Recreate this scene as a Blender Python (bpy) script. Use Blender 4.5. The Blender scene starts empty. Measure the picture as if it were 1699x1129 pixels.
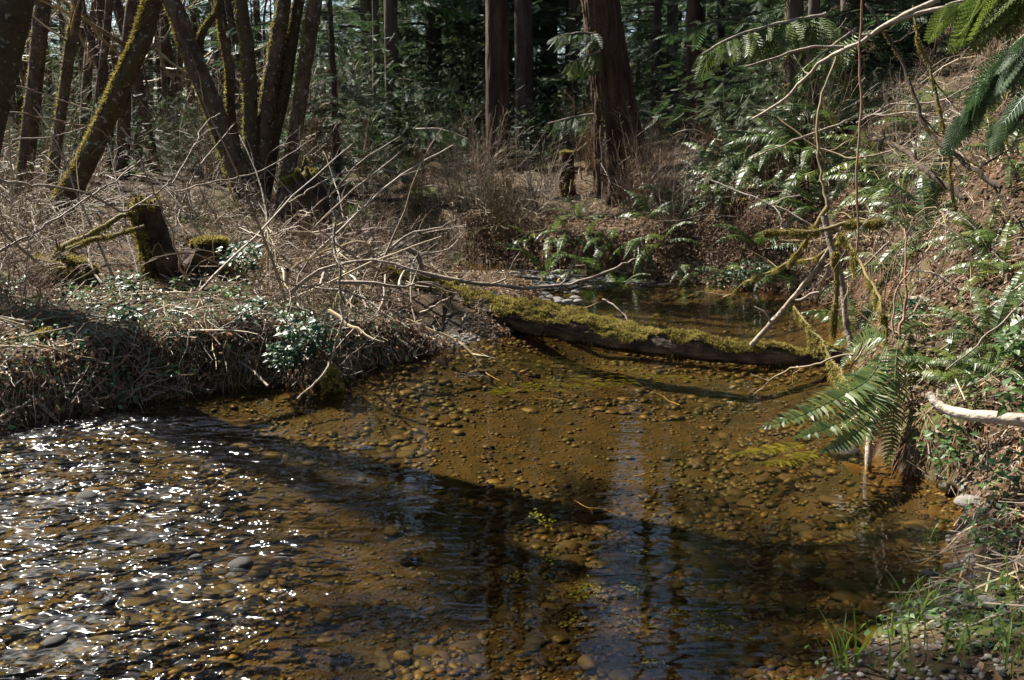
import bpy, math, numpy as np
from mathutils import Vector, Matrix

# ------------------------------------------------------------------ camera, sky, sun, exposure
SC = bpy.context.scene
DENOISE = True
COL = SC.collection
FPX, CAMH = 1632.0, 1.5                     # focal length in photograph pixels, camera height above the water
TH = math.atan(334.5 / FPX)                 # camera pitch (down)
cam = bpy.data.objects.new('camera', bpy.data.cameras.new('camera'))
COL.objects.link(cam)
cam.data.sensor_width = 36.0
cam.data.lens = 36.0 * FPX / 1699.0
cam.data.clip_end = 500.0
cam.data.clip_start = 0.05
cam.location = (0, 0, CAMH)
cam.rotation_euler = (math.pi / 2 - TH, 0, 0)
SC.camera = cam

SUN_AZ, SUN_EL = math.radians(-52), math.radians(50)
SUND = Vector((math.sin(SUN_AZ) * math.cos(SUN_EL), math.cos(SUN_AZ) * math.cos(SUN_EL), math.sin(SUN_EL)))
w = bpy.data.worlds.new('World'); SC.world = w; w.use_nodes = True
nt = w.node_tree
sky = nt.nodes.new('ShaderNodeTexSky'); sky.sky_type = 'NISHITA'; sky.sun_disc = False
sky.sun_elevation = SUN_EL; sky.sun_rotation = SUN_AZ % (2 * math.pi)
bg = nt.nodes['Background']; bg.inputs['Strength'].default_value = 0.05
nt.links.new(sky.outputs[0], bg.inputs['Color'])
sl = bpy.data.lights.new('sun', 'SUN'); sl.energy = 5.0; sl.angle = math.radians(0.53); sl.color = (1.0, 0.95, 0.86)
sun = bpy.data.objects.new('sun', sl); COL.objects.link(sun)
sun.rotation_euler = SUND.to_track_quat('Z', 'Y').to_euler()
vs = SC.view_settings
vs.view_transform = 'Standard'; vs.look = 'None'; vs.exposure = 1.95; vs.gamma = 1.0
SC.cycles.transparent_max_bounces = 6
SC.cycles.max_bounces = 4; SC.cycles.diffuse_bounces = 1; SC.cycles.glossy_bounces = 2; SC.cycles.transmission_bounces = 2
SC.cycles.use_denoising = DENOISE; SC.cycles.use_adaptive_sampling = True; SC.cycles.adaptive_threshold = 0.018

# ------------------------------------------------------------------ helpers
rng = np.random.default_rng(11)
U = rng.uniform

def ray(px, py):
    u = (px - 849.5) / FPX; v = -(py - 564.5) / FPX
    return np.array([u, math.cos(TH) + v * math.sin(TH), -math.sin(TH) + v * math.cos(TH)])
def G(px, py, z=0.0):                       # photograph pixel -> place on a level plane
    d = ray(px, py); s = (z - CAMH) / d[2]
    return np.array([d[0] * s, d[1] * s, z])
def D(px, py, Y):                           # photograph pixel -> place at distance Y
    d = ray(px, py); s = Y / d[1]
    return np.array([d[0] * s, Y, CAMH + d[2] * s])

def _hash(ix, iy, iz, seed):
    h = (ix * 374761393 + iy * 668265263 + iz * 2147483647 + seed * 974711) & 0xffffffff
    h = ((h ^ (h >> 13)) * 1274126177) & 0xffffffff
    h = ((h ^ (h >> 16)) * 2246822519) & 0xffffffff
    return ((h ^ (h >> 15)) & 0xffff) / 65535.0
def vnoise(P, seed=0):
    P = np.asarray(P, float); i = np.floor(P).astype(np.int64); f = P - i; f = f * f * (3 - 2 * f)
    r = 0
    for a in (0, 1):
        for b in (0, 1):
            for c in (0, 1):
                wgt = (f[..., 0] if a else 1 - f[..., 0]) * (f[..., 1] if b else 1 - f[..., 1]) * (f[..., 2] if c else 1 - f[..., 2])
                r = r + wgt * _hash(i[..., 0] + a, i[..., 1] + b, i[..., 2] + c, seed)
    return r
def fbm(P, oct=4, seed=0):
    P = np.asarray(P, float); a = .5; s = 0; t = 0
    for o in range(oct):
        s = s + a * vnoise(P * 2 ** o, seed + o); t += a; a *= .5
    return s / t
def sstep(a, b, x):
    t = np.clip((x - a) / (b - a), 0, 1); return t * t * (3 - 2 * t)
def nrm(v):
    return v / np.maximum(np.linalg.norm(v, axis=-1, keepdims=True), 1e-9)

class MB:
    def __init__(s): s.v = []; s.f = []; s.n = 0; s.m = []
    def add(s, V, F, mi=0):
        V = np.asarray(V, float).reshape(-1, 3); F = np.asarray(F, int)
        if len(V) == 0 or len(F) == 0: return s
        s.f.append(F + s.n); s.v.append(V); s.n += len(V); s.m.append(np.full(len(F), mi)); return s
    def mesh(s, name, mats, smooth=False):
        me = bpy.data.meshes.new(name)
        V = np.concatenate(s.v)
        me.vertices.add(len(V)); me.vertices.foreach_set('co', V.ravel().astype(np.float32))
        tot = np.concatenate([np.full(len(F), F.shape[1]) for F in s.f]); idx = np.concatenate([F.ravel() for F in s.f])
        me.loops.add(len(idx)); me.loops.foreach_set('vertex_index', idx.astype(np.int32))
        me.polygons.add(len(tot)); st = np.concatenate([[0], np.cumsum(tot)[:-1]])
        me.polygons.foreach_set('loop_start', st.astype(np.int32))
        try: me.polygons.foreach_set('loop_total', tot.astype(np.int32))
        except Exception: pass
        mats = mats if isinstance(mats, (list, tuple)) else [mats]
        for m in mats: me.materials.append(m)
        if len(mats) > 1: me.polygons.foreach_set('material_index', np.concatenate(s.m).astype(np.int32))
        me.polygons.foreach_set('use_smooth', np.full(len(tot), smooth))
        me.update(calc_edges=True); me.validate()
        return me
    def build(s, name, mats, parent=None, smooth=False, kind=None):
        return link(name, s.mesh(name, mats, smooth), parent, kind)

def link(name, me, parent=None, kind=None):
    o = bpy.data.objects.new(name, me); COL.objects.link(o)
    if parent is not None:
        o.parent = parent
        o.matrix_parent_inverse = parent.matrix_basis.inverted()   # parts are modelled in world space
    if kind: o['kind'] = kind
    return o
def part(name, me, parent, M=None):         # a part placed in its thing's own space
    o = bpy.data.objects.new(name, me); COL.objects.link(o); o.parent = parent
    if M is not None: o.matrix_local = M
    return o
def tag(o, label, cat, group=None, kind=None):
    o['label'] = label; o['category'] = cat
    if group: o['group'] = group
    if kind: o['kind'] = kind
    return o
def thing(name, label, cat, loc=(0, 0, 0), group=None, rz=0, sc=1):
    o = bpy.data.objects.new(name, None); COL.objects.link(o)
    o.location = loc; o.rotation_euler = (0, 0, rz); o.scale = (sc, sc, sc) if np.isscalar(sc) else sc
    o.matrix_basis = Matrix.LocRotScale(Vector(loc), o.rotation_euler, o.scale)
    return tag(o, label, cat, group)
def dup(root, loc, rz=0, sc=1, label=None, group=None, tilt=(0, 0)):
    r = root.copy(); COL.objects.link(r)
    r.location = loc; r.rotation_euler = (tilt[0], tilt[1], rz); r.scale = (sc, sc, sc)
    if label: r['label'] = label
    if group: r['group'] = group
    for ch in root.children:
        c = ch.copy(); COL.objects.link(c); c.parent = r
        for g in ch.children:
            d = g.copy(); COL.objects.link(d); d.parent = c
    return r

def tubes(P, R, n=4):                       # many tubes at once: P (N,K,3), R (N,K)
    P = np.asarray(P, float); R = np.asarray(R, float)
    if P.ndim == 2: P = P[None]; R = R[None]
    N, K, _ = P.shape
    T = nrm(np.gradient(P, axis=1))
    ref = np.zeros((N, 1, 3)); mean = nrm(P[:, -1] - P[:, 0])
    z = np.abs(mean[:, 2]) < .8
    ref[z, 0, 2] = 1; ref[~z, 0, 0] = 1
    A = nrm(np.cross(T, np.broadcast_to(ref, T.shape))); B = np.cross(T, A)
    th = np.arange(n) * 2 * math.pi / n
    V = P[:, :, None] + R[:, :, None, None] * (A[:, :, None] * np.cos(th)[:, None] + B[:, :, None] * np.sin(th)[:, None])
    base = np.arange(N * (K - 1)); i = base // (K - 1); k = base % (K - 1)
    s = (i * K + k)[:, None] * n; j = np.arange(n); j2 = (j + 1) % n
    F = np.stack([s + j, s + j2, s + n + j2, s + n + j], -1).reshape(-1, 4)
    return V.reshape(-1, 3), F
def spline(P, n):                           # Catmull-Rom resample
    P = np.asarray(P, float); K = len(P)
    if K == 2: return P[0] + (P[1] - P[0]) * np.linspace(0, 1, n)[:, None]
    Q = np.concatenate([[2 * P[0] - P[1]], P, [2 * P[-1] - P[-2]]])
    t = np.linspace(0, K - 1 - 1e-6, n); i = t.astype(int); f = (t - i)[:, None]
    a, b, c, d = Q[i], Q[i + 1], Q[i + 2], Q[i + 3]
    return .5 * (2 * b + (c - a) * f + (2 * a - 5 * b + 4 * c - d) * f ** 2 + (3 * b - a - 3 * c + d) * f ** 3)
def inst(tv, tf, X, O):                     # template (n,3), faces, frames X (N,3,3) rows = axes, origins O (N,3)
    tv = np.asarray(tv, float); tf = np.asarray(tf, int); N = len(O); n = len(tv)
    V = np.einsum('nk,Nkj->Nnj', tv, X) + O[:, None]
    F = (tf[None] + (np.arange(N) * n)[:, None, None]).reshape(-1, tf.shape[1])
    return V.reshape(-1, 3), F
def frames(d, up, s=1.0):                   # x axis along d, z roughly along up
    x = nrm(d); y = nrm(np.cross(up, x)); z = np.cross(x, y)
    s = np.broadcast_to(np.asarray(s, float), (len(x),))[:, None]
    return np.stack([x * s, y * s, z * s], 1)
def rdir(n, zlo=-1., zhi=1.):
    z = U(zlo, zhi, n); a = U(0, 2 * math.pi, n); r = np.sqrt(1 - z * z)
    return np.stack([r * np.cos(a), r * np.sin(a), z], -1)

# ------------------------------------------------------------------ materials
def material(name, cols, scale=6., rough=.8, bump=.0, bscale=40., trans=0., spec=.3, rnd=0., det=5., stretch=(1, 1, 1), patch=None, sheen=0):
    m = bpy.data.materials.new(name); m.use_nodes = True; t = m.node_tree; L = t.links.new
    p = t.nodes['Principled BSDF']; out = t.nodes['Material Output']
    tc = t.nodes.new('ShaderNodeTexCoord'); mp = t.nodes.new('ShaderNodeMapping'); mp.inputs['Scale'].default_value = stretch
    L(tc.outputs['Object'], mp.inputs['Vector'])
    no = t.nodes.new('ShaderNodeTexNoise'); no.inputs['Scale'].default_value = scale; no.inputs['Detail'].default_value = det
    no.inputs['Roughness'].default_value = .65
    L(mp.outputs[0], no.inputs['Vector'])
    st = t.nodes.new('ShaderNodeMapRange'); st.inputs['From Min'].default_value = .3; st.inputs['From Max'].default_value = .7
    L(no.outputs['Fac'], st.inputs['Value'])
    fac = st.outputs[0]
    if rnd > 0:
        ge = t.nodes.new('ShaderNodeNewGeometry'); oi = t.nodes.new('ShaderNodeObjectInfo')
        ad = t.nodes.new('ShaderNodeMath'); L(ge.outputs['Random Per Island'], ad.inputs[0]); L(oi.outputs['Random'], ad.inputs[1])
        fr = t.nodes.new('ShaderNodeMath'); fr.operation = 'FRACT'; L(ad.outputs[0], fr.inputs[0])
        mx = t.nodes.new('ShaderNodeMix'); mx.inputs[0].default_value = rnd
        L(fac, mx.inputs[2]); L(fr.outputs[0], mx.inputs[3]); fac = mx.outputs[0]
    cr = t.nodes.new('ShaderNodeValToRGB'); e = cr.color_ramp.elements
    for i, c in enumerate(cols):
        q = e[i] if i < 2 else e.new(1)
        q.position = i / (len(cols) - 1); q.color = (*c, 1)
    for i, c in enumerate(cols): e[i].position = i / (len(cols) - 1); e[i].color = (*c, 1)
    L(fac, cr.inputs[0]); col = cr.outputs[0]
    if patch:                               # a second growth over the first: (colour, scale, threshold, softness)
        pc, ps, pt, pf = patch
        n2 = t.nodes.new('ShaderNodeTexNoise'); n2.inputs['Scale'].default_value = ps; n2.inputs['Detail'].default_value = 6
        L(tc.outputs['Object'], n2.inputs['Vector'])
        r2 = t.nodes.new('ShaderNodeMapRange'); r2.inputs['From Min'].default_value = pt; r2.inputs['From Max'].default_value = pt + pf
        L(n2.outputs['Fac'], r2.inputs['Value'])
        m2 = t.nodes.new('ShaderNodeMix'); m2.data_type = 'RGBA'; L(r2.outputs[0], m2.inputs[0]); L(col, m2.inputs[6])
        m2.inputs[7].default_value = (*pc, 1); col = m2.outputs[2]
    L(col, p.inputs['Base Color'])
    p.inputs['Roughness'].default_value = rough; p.inputs['Specular IOR Level'].default_value = spec
    if bump > 0:
        nb = t.nodes.new('ShaderNodeTexNoise'); nb.inputs['Scale'].default_value = bscale; nb.inputs['Detail'].default_value = 6
        L(mp.outputs[0], nb.inputs['Vector'])
        b = t.nodes.new('ShaderNodeBump'); b.inputs['Strength'].default_value = bump; b.inputs['Distance'].default_value = .02
        L(nb.outputs['Fac'], b.inputs['Height']); L(b.outputs[0], p.inputs['Normal'])
    if trans > 0:
        tr = t.nodes.new('ShaderNodeBsdfTranslucent'); L(col, tr.inputs['Color'])
        ms = t.nodes.new('ShaderNodeMixShader'); ms.inputs[0].default_value = trans
        L(p.outputs[0], ms.inputs[1]); L(tr.outputs[0], ms.inputs[2]); L(ms.outputs[0], out.inputs['Surface'])
    return m

MAT = dict(
    soil=material('soil', [(.010, .007, .004), (.032, .020, .011), (.07, .045, .026), (.04, .036, .014)], 3.5, .95, .9, 30, spec=.15, det=9, patch=((.055, .065, .015), 1.1, .56, .1)),
    bed=material('bed', [(.003, .0024, .0012), (.008, .0056, .0024), (.023, .0138, .0046), (.0045, .0038, .002)], 5, .8, .8, 40, spec=.2, det=8),
    stone=material('stone', [(.0033, .0028, .0022), (.0095, .006, .003), (.025, .0148, .0055), (.005, .0042, .0034), (.023, .008, .0038), (.012, .011, .009), (.066, .045, .021), (.0038, .0034, .0028), (.0135, .0095, .005), (.042, .034, .024)], 5, .6, .35, 25, rnd=.82, patch=((.0075, .0075, .0035), 1.1, .5, .16)),
    drystone=material('drystone', [(.06, .054, .046), (.15, .135, .115), (.10, .09, .075)], 5, .75, .4, 25, rnd=.5),
    wetstone=material('wetstone', [(.008, .007, .006), (.026, .021, .016), (.014, .012, .010)], 5, .6, .4, 20, rnd=.5, spec=.25),
    sand=material('sand', [(.10, .085, .065), (.19, .165, .13), (.13, .11, .08)], 8, .9, .5, 90),
    bark_alder=material('bark_alder', [(.02, .0125, .007), (.07, .044, .025), (.125, .085, .052)], 11, .9, 1., 45, stretch=(1, 1, .5), patch=((.22, .215, .18), 19, .60, .07)),
    bark_mossy=material('bark_mossy', [(.022, .015, .008), (.058, .04, .02), (.062, .055, .018)], 10, .95, 1., 45, patch=((.19, .185, .15), 21, .61, .07)),
    bark_fir=material('bark_fir', [(.012, .007, .004), (.052, .028, .017), (.10, .06, .038)], 9, .95, .9, 22, stretch=(1, 1, .18)),
    bark_dark=material('bark_dark', [(.025, .017, .012), (.06, .042, .03), (.09, .07, .055)], 8, .95, .8, 25, stretch=(1, 1, .25), patch=((.16, .16, .13), 6, .66, .06)),
    twig=material('twig', [(.055, .034, .016), (.18, .122, .058), (.36, .28, .16), (.12, .066, .03)], 3, .6, 0, rnd=.75, spec=.45),
    twig_red=material('twig_red', [(.10, .045, .025), (.20, .10, .05), (.28, .19, .12)], 3, .55, 0, rnd=.7, spec=.45),
    twig_moss=material('twig_moss', [(.06, .042, .018), (.13, .10, .03), (.075, .055, .026)], 6, .8, .4, 60, rnd=.5),
    pale=material('pale_wood', [(.09, .062, .04), (.21, .165, .12), (.34, .285, .22)], 14, .75, .7, 60, spec=.3, rnd=.15, patch=((.10, .07, .045), 26, .58, .08)),
    grey=material('grey_wood', [(.085, .065, .047), (.19, .15, .112), (.30, .255, .20)], 6, .7, .5, 40, spec=.35, rnd=.35),
    rot=material('rotten_wood', [(.006, .004, .003), (.022, .013, .008), (.055, .034, .019), (.10, .07, .04)], 9, .92, 1., 40, det=9, stretch=(.5, 1, 1)),
    redrot=material('red_rot', [(.014, .008, .005), (.055, .026, .012), (.12, .06, .027)], 9, .95, .9, 30),
    bleached=material('bleached_wood', [(.14, .10, .07), (.29, .235, .18), (.42, .355, .285)], 12, .7, .5, 50, spec=.35, patch=((.16, .11, .075), 20, .60, .08)),
    gravel=material('gravel', [(.05, .045, .038), (.12, .108, .09), (.20, .18, .15)], 5, .8, .3, 40, rnd=.9),
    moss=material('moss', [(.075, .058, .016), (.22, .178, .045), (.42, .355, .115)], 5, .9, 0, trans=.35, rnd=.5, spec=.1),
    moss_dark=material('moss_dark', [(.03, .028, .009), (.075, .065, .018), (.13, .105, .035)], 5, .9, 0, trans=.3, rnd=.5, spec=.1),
    litter=material('leaf_litter', [(.055, .030, .017), (.14, .078, .042), (.25, .16, .095), (.10, .058, .033), (.33, .245, .165)], 3, .55, 0, trans=.4, rnd=.85, spec=.4),
    green=material('green_leaf', [(.022, .05, .012), (.045, .10, .022), (.085, .14, .028), (.035, .075, .03), (.14, .16, .04)], 3, .5, 0, trans=.4, rnd=.8, spec=.4),
    ivy=material('ivy_leaf', [(.014, .042, .014), (.03, .075, .025), (.05, .10, .035)], 3, .42, 0, trans=.3, rnd=.8, spec=.5),
    fern=material('fern', [(.026, .048, .010), (.05, .085, .017), (.095, .135, .03), (.12, .12, .035)], 3, .42, 0, trans=.42, rnd=.65, spec=.6),
    fern_yellow=material('fern_yellow', [(.07, .10, .012), (.12, .15, .02), (.15, .17, .03)], 3, .4, 0, trans=.45, rnd=.6, spec=.5),
    deadfern=material('dead_fern', [(.07, .032, .016), (.15, .07, .03), (.21, .12, .06)], 3, .75, 0, trans=.25, rnd=.7),
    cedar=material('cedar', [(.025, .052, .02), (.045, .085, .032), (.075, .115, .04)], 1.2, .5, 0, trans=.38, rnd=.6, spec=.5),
    cedar_lit=material('cedar_lit', [(.06, .10, .018), (.10, .14, .025), (.14, .165, .04)], 2, .45, 0, trans=.45, rnd=.6, spec=.5),  # cedar again, with sunlight put into a brighter, yellower colour
    hemlock=material('hemlock', [(.024, .042, .015), (.045, .072, .025), (.075, .10, .04)], 1.2, .55, 0, trans=.35, rnd=.6, spec=.4),
    grass=material('grass', [(.07, .14, .015), (.12, .20, .025), (.16, .22, .045)], 4, .4, 0, trans=.4, rnd=.6, spec=.5),
    straw=material('straw', [(.18, .12, .06), (.34, .25, .14), (.26, .16, .08)], 4, .6, 0, trans=.2, rnd=.8),
    weed=material('water_weed', [(.10, .16, .02), (.16, .22, .03), (.20, .24, .05)], 4, .6, 0, trans=.3, rnd=.6),
)

# water: surface reflection by Fresnel over clear amber-tinted transparency, ripples strong in the riffles and weak in the pools
def water_material():
    m = bpy.data.materials.new('water'); m.use_nodes = True; t = m.node_tree; L = t.links.new
    t.nodes.remove(t.nodes['Principled BSDF']); out = t.nodes['Material Output']
    tc = t.nodes.new('ShaderNodeTexCoord')
    def noise(scale, det, vscale, rot=0., dist=0.):
        mp = t.nodes.new('ShaderNodeMapping'); mp.inputs['Scale'].default_value = vscale; mp.inputs['Rotation'].default_value = (0, 0, rot)
        L(tc.outputs['Object'], mp.inputs[0])
        n = t.nodes.new('ShaderNodeTexNoise'); n.inputs['Scale'].default_value = scale; n.inputs['Detail'].default_value = det
        n.inputs['Distortion'].default_value = dist; L(mp.outputs[0], n.inputs['Vector']); return n.outputs['Fac']
    def math_(op, a, b):
        n = t.nodes.new('ShaderNodeMath'); n.operation = op
        for i, q in enumerate((a, b)):
            if isinstance(q, (int, float)): n.inputs[i].default_value = q
            else: L(q, n.inputs[i])
        return n.outputs[0]
    def spot(c, r0, r1, sx=1, sy=1):
        vm = t.nodes.new('ShaderNodeVectorMath'); vm.operation = 'SUBTRACT'; vm.inputs[1].default_value = (*c, 0); L(tc.outputs['Object'], vm.inputs[0])
        v2 = t.nodes.new('ShaderNodeVectorMath'); v2.operation = 'MULTIPLY'; v2.inputs[1].default_value = (1 / sx, 1 / sy, 0); L(vm.outputs[0], v2.inputs[0])
        v3 = t.nodes.new('ShaderNodeVectorMath'); v3.operation = 'LENGTH'; L(v2.outputs[0], v3.inputs[0])
        r = t.nodes.new('ShaderNodeMapRange'); r.interpolation_type = 'SMOOTHSTEP'; r.inputs['From Min'].default_value = r1; r.inputs['From Max'].default_value = r0
        L(v3.outputs['Value'], r.inputs['Value']); return r.outputs[0]
    riff = math_('MAXIMUM', spot((-2.4, 2.8), 1.0, 2.25, 1, 1.35), math_('MULTIPLY', spot((.4, 10.7), .5, 1.1, 2.0, .9), 1.7))
    riff = math_('MAXIMUM', riff, spot((-3.0, 5.0), .3, 1.3, 1.6, .5))
    patchy = noise(2.2, 2, (1, 1.6, 1), .5)
    pm = t.nodes.new('ShaderNodeMapRange'); pm.inputs['From Min'].default_value = .35; pm.inputs['From Max'].default_value = .65; pm.inputs['To Min'].default_value = .3; pm.inputs['To Max'].default_value = 1.35
    L(patchy, pm.inputs['Value'])
    amt = math_('MULTIPLY', riff, pm.outputs[0])
    rough = math_('ADD', math_('MULTIPLY', noise(13, .5, (1, 1.5, 1), .6, .6), .95), math_('MULTIPLY', noise(5, 1, (1, 1.6, 1), .5, .5), 1.1))
    calm = math_('ADD', math_('MULTIPLY', noise(6, 1.5, (.6, 2.2, 1), .25, .8), .034), math_('MULTIPLY', noise(17, 0, (.6, 2.0, 1), .2), .004))
    h = math_('ADD', math_('MULTIPLY', rough, amt), calm)
    b = t.nodes.new('ShaderNodeBump'); b.inputs['Strength'].default_value = 1.0; b.inputs['Distance'].default_value = .092
    L(h, b.inputs['Height'])
    fr = t.nodes.new('ShaderNodeFresnel'); fr.inputs['IOR'].default_value = 1.33; L(b.outputs[0], fr.inputs['Normal'])
    gl = t.nodes.new('ShaderNodeBsdfGlossy'); gl.inputs['Color'].default_value = (1, 1, 1, 1); L(b.outputs[0], gl.inputs['Normal'])
    L(math_('ADD', math_('MULTIPLY', riff, .19), .022), gl.inputs['Roughness'])
    tr = t.nodes.new('ShaderNodeBsdfTransparent'); tr.inputs['Color'].default_value = (.93, .78, .44, 1)
    mx = t.nodes.new('ShaderNodeMixShader'); L(fr.outputs[0], mx.inputs[0]); L(tr.outputs[0], mx.inputs[1]); L(gl.outputs[0], mx.inputs[2])
    L(mx.outputs[0], out.inputs['Surface'])
    return m
MAT['water'] = water_material()

# ------------------------------------------------------------------ terrain
shore_px = [(0, 715), (150, 682), (330, 652), (440, 634), (540, 642), (600, 612), (680, 594), (760, 578), (830, 560), (880, 532), (862, 508), (890, 488), (815, 473), (715, 460)]
shore = [(-14, 6.5), (-6, 5.6)] + [tuple(G(*p)[:2]) for p in shore_px] + [(-2.2, 12.2), (-6, 14), (-6, 15.2), (-1.8, 13.2)]
shore += [tuple(G(*p)[:2]) for p in [(800, 437), (860, 442), (950, 453), (1060, 461), (1170, 471), (1300, 483), (1395, 512), (1405, 560), (1425, 610), (1410, 680), (1440, 745), (1500, 785), (1575, 803), (1605, 850), (1565, 900), (1590, 960), (1490, 1010), (1410, 1080), (1340, 1129)]]
shore += [(.55, 1.9), (.2, 1.2), (-1.0, .3), (-4, -1), (-14, -3)]
SH = np.array(shore)
def sdist(x, y):                            # distance to the creek's edge, negative over water
    x = np.asarray(x, float); y = np.asarray(y, float); d = np.full(x.shape, 1e9); ins = np.zeros(x.shape, bool)
    A = SH; B = np.roll(SH, -1, 0)
    for (ax, ay), (bx, by) in zip(A, B):
        ex, ey = bx - ax, by - ay; t = np.clip(((x - ax) * ex + (y - ay) * ey) / (ex * ex + ey * ey), 0, 1)
        d = np.minimum(d, (x - ax - t * ex) ** 2 + (y - ay - t * ey) ** 2)
        c = (ay > y) != (by > y); xi = ax + (y - ay) * ex / (ey if abs(ey) > 1e-9 else 1e-9); ins ^= c & (x < xi)
    return np.where(ins, -1, 1) * np.sqrt(d)
CP = np.array([(-4, 5.9, .40), (-2, 6.6, .42), (-1.4, 7.3, .34), (-1.2, 8.5, .24), (-6, 9, .5), (-3, 10, .55), (-8, 15, .75), (-3, 15, .8), (0, 13.5, .8), (-15, 30, 1.2), (0, 30, 1.5), (-30, 10, .9), (-30, 60, 2), (0, 60, 2.5), (30, 60, 12),
               (.6, 12.4, .62), (1.6, 11.8, .72), (1.85, 12.3, .9), (2.55, 11.8, 1.1), (3.2, 11.5, 1.53), (3.4, 14, 1.6), (-.6, 9.6, .12), (-.3, 10.2, .1), (2.85, 9.9, .6), (3.0, 10.6, 1.05), (3.6, 10.5, 1.8), (3.85, 9.5, 1.85), (4.25, 8, 1.95), (2.2, 4.6, .42), (2.55, 5.2, .8), (3.0, 6.2, 1.2), (3.7, 7.5, 1.65), (2.45, 6.1, .45), (2.75, 7.0, .65),
               (3.2, 8, 1.1), (4.8, 9, 2.35), (6, 7, 2.6), (9, 8, 4), (5.2, 12, 2.2), (8, 14, 3.2), (15, 15, 6.5), (2.3, 3.9, .36), (3.2, 3.5, .95), (1.6, 2.5, .16), (2.2, 2.9, .28), (1.3, 1.4, .12), (5, 3, 2.2), (4, 0, 1.2), (0, 0, .05), (0, -4, .4), (20, 30, 8), (6, 30, 3.2), (-8, -5, .5), (3.8, 12, 1.6)])
def _rbf_fit():
    r = np.linalg.norm(CP[:, None, :2] - CP[None, :, :2], axis=-1); n = len(CP)
    Q = np.c_[np.ones(n), CP[:, :2]]; A = np.block([[r + 0 * np.eye(n), Q], [Q.T, np.zeros((3, 3))]])
    return np.linalg.solve(A, np.r_[CP[:, 2], 0, 0, 0])
RB = _rbf_fit()
BAR = G(745, 566)
def H(x, y, fine=True):
    x = np.asarray(x, float); y = np.asarray(y, float)
    p = RB[-3] + RB[-2] * x + RB[-1] * y
    for (cx, cy, _), wt in zip(CP, RB): p = p + wt * np.hypot(x - cx, y - cy)
    p = np.clip(p, .06, 25)
    sd = sdist(x, y)
    P = np.stack([x, y, 0 * x], -1)
    rt = sstep(1.6, 2.6, x) * sstep(10.6, 9.2, y)
    wd = (.10 + .16 * vnoise(P * 1.6, 5)) * (1 - rt) + (.22 + .3 * vnoise(P * .9, 5)) * rt
    fr_ = sstep(1.5, 2.1, x) * sstep(9.0, 9.8, y); wd = wd * (1 - fr_) + (.55 + .5 * vnoise(P * 1.1, 6)) * fr_
    n = (fbm(P * 1.3, 4, 3) - .5) * (.34 + .3 * rt) + ((fbm(P * 6, 3, 8) - .5) * .10 if fine else 0)
    bar = np.exp(-(((x - BAR[0]) / .5) ** 2 + ((y - BAR[1]) / .42) ** 2) * 1.4)
    up = p * (1 - .88 * np.clip(bar * 1.6, 0, 1))
    out = -.03 + (up + n * np.clip(sd / 1.0, 0, 1) * (1 - .8 * np.clip(bar * 1.5, 0, 1))) * sstep(-.05, wd, sd) + .02
    dep = .10 + .12 * sstep(-1.6, 1.2, x) * sstep(3, 4.5, y)
    inn = -.03 - dep * sstep(0, -.7, sd) + (fbm(P * 5, 2, 9) - .5) * .03
    return np.where(sd > 0, out, inn)

def warp(lo, hi, c, n, k):
    u = np.linspace(-1, 1, n); s = np.sinh(k * u) / np.sinh(k)
    return np.where(s < 0, c + s * (c - lo), c + s * (hi - c))
gx = warp(-90, 90, .3, 330, 5.2); gy = warp(-12, 170, 5.6, 380, 5.4)
X, Y = np.meshgrid(gx, gy); Zt = H(X, Y)
ids = np.arange(X.size).reshape(X.shape)
Fq = np.stack([ids[:-1, :-1], ids[:-1, 1:], ids[1:, 1:], ids[1:, :-1]], -1).reshape(-1, 4)
sdc = sdist(X, Y).ravel()[Fq].max(1)
VT = np.stack([X, Y, Zt], -1).reshape(-1, 3)
def subset(F):
    u, inv = np.unique(F, return_inverse=True); return VT[u], inv.reshape(F.shape)
def soil_with_sand():
    m = MAT['soil']; t = m.node_tree; L = t.links.new; p = t.nodes['Principled BSDF']
    lk = p.inputs['Base Color'].links[0]; src = lk.from_socket
    tc = t.nodes['Texture Coordinate']
    vm = t.nodes.new('ShaderNodeVectorMath'); vm.operation = 'DISTANCE'; L(tc.outputs['Object'], vm.inputs[0]); vm.inputs[1].default_value = (BAR[0] + .12, BAR[1] + .02, 0)
    r = t.nodes.new('ShaderNodeMapRange'); r.inputs['From Min'].default_value = .55; r.inputs['From Max'].default_value = .3; L(vm.outputs['Value'], r.inputs['Value'])
    mx = t.nodes.new('ShaderNodeMix'); mx.data_type = 'RGBA'; L(r.outputs[0], mx.inputs[0]); L(src, mx.inputs[6]); mx.inputs[7].default_value = (.045, .038, .028, 1)
    L(mx.outputs[2], p.inputs['Base Color'])
soil_with_sand()
g = MB().add(*subset(Fq[sdc > -.12])).build('ground', MAT['soil'], smooth=True, kind='structure')
bed = MB().add(*subset(Fq[sdc <= -.12])).build('streambed', MAT['bed'], smooth=True, kind='structure')
wx = np.linspace(-16, 4, 41); wy = np.linspace(-5, 16, 43); WX, WY = np.meshgrid(wx, wy); wi = np.arange(WX.size).reshape(WX.shape)
WF = np.stack([wi[:-1, :-1], wi[:-1, 1:], wi[1:, 1:], wi[1:, :-1]], -1).reshape(-1, 4)
wc = np.stack([WX, WY], -1).reshape(-1, 2)[WF].mean(1); keep = sdist(wc[:, 0], wc[:, 1]) < .8
MB().add(np.stack([WX, WY, 0 * WX], -1), WF[keep]).build('water', MAT['water'], kind='structure')

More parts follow.
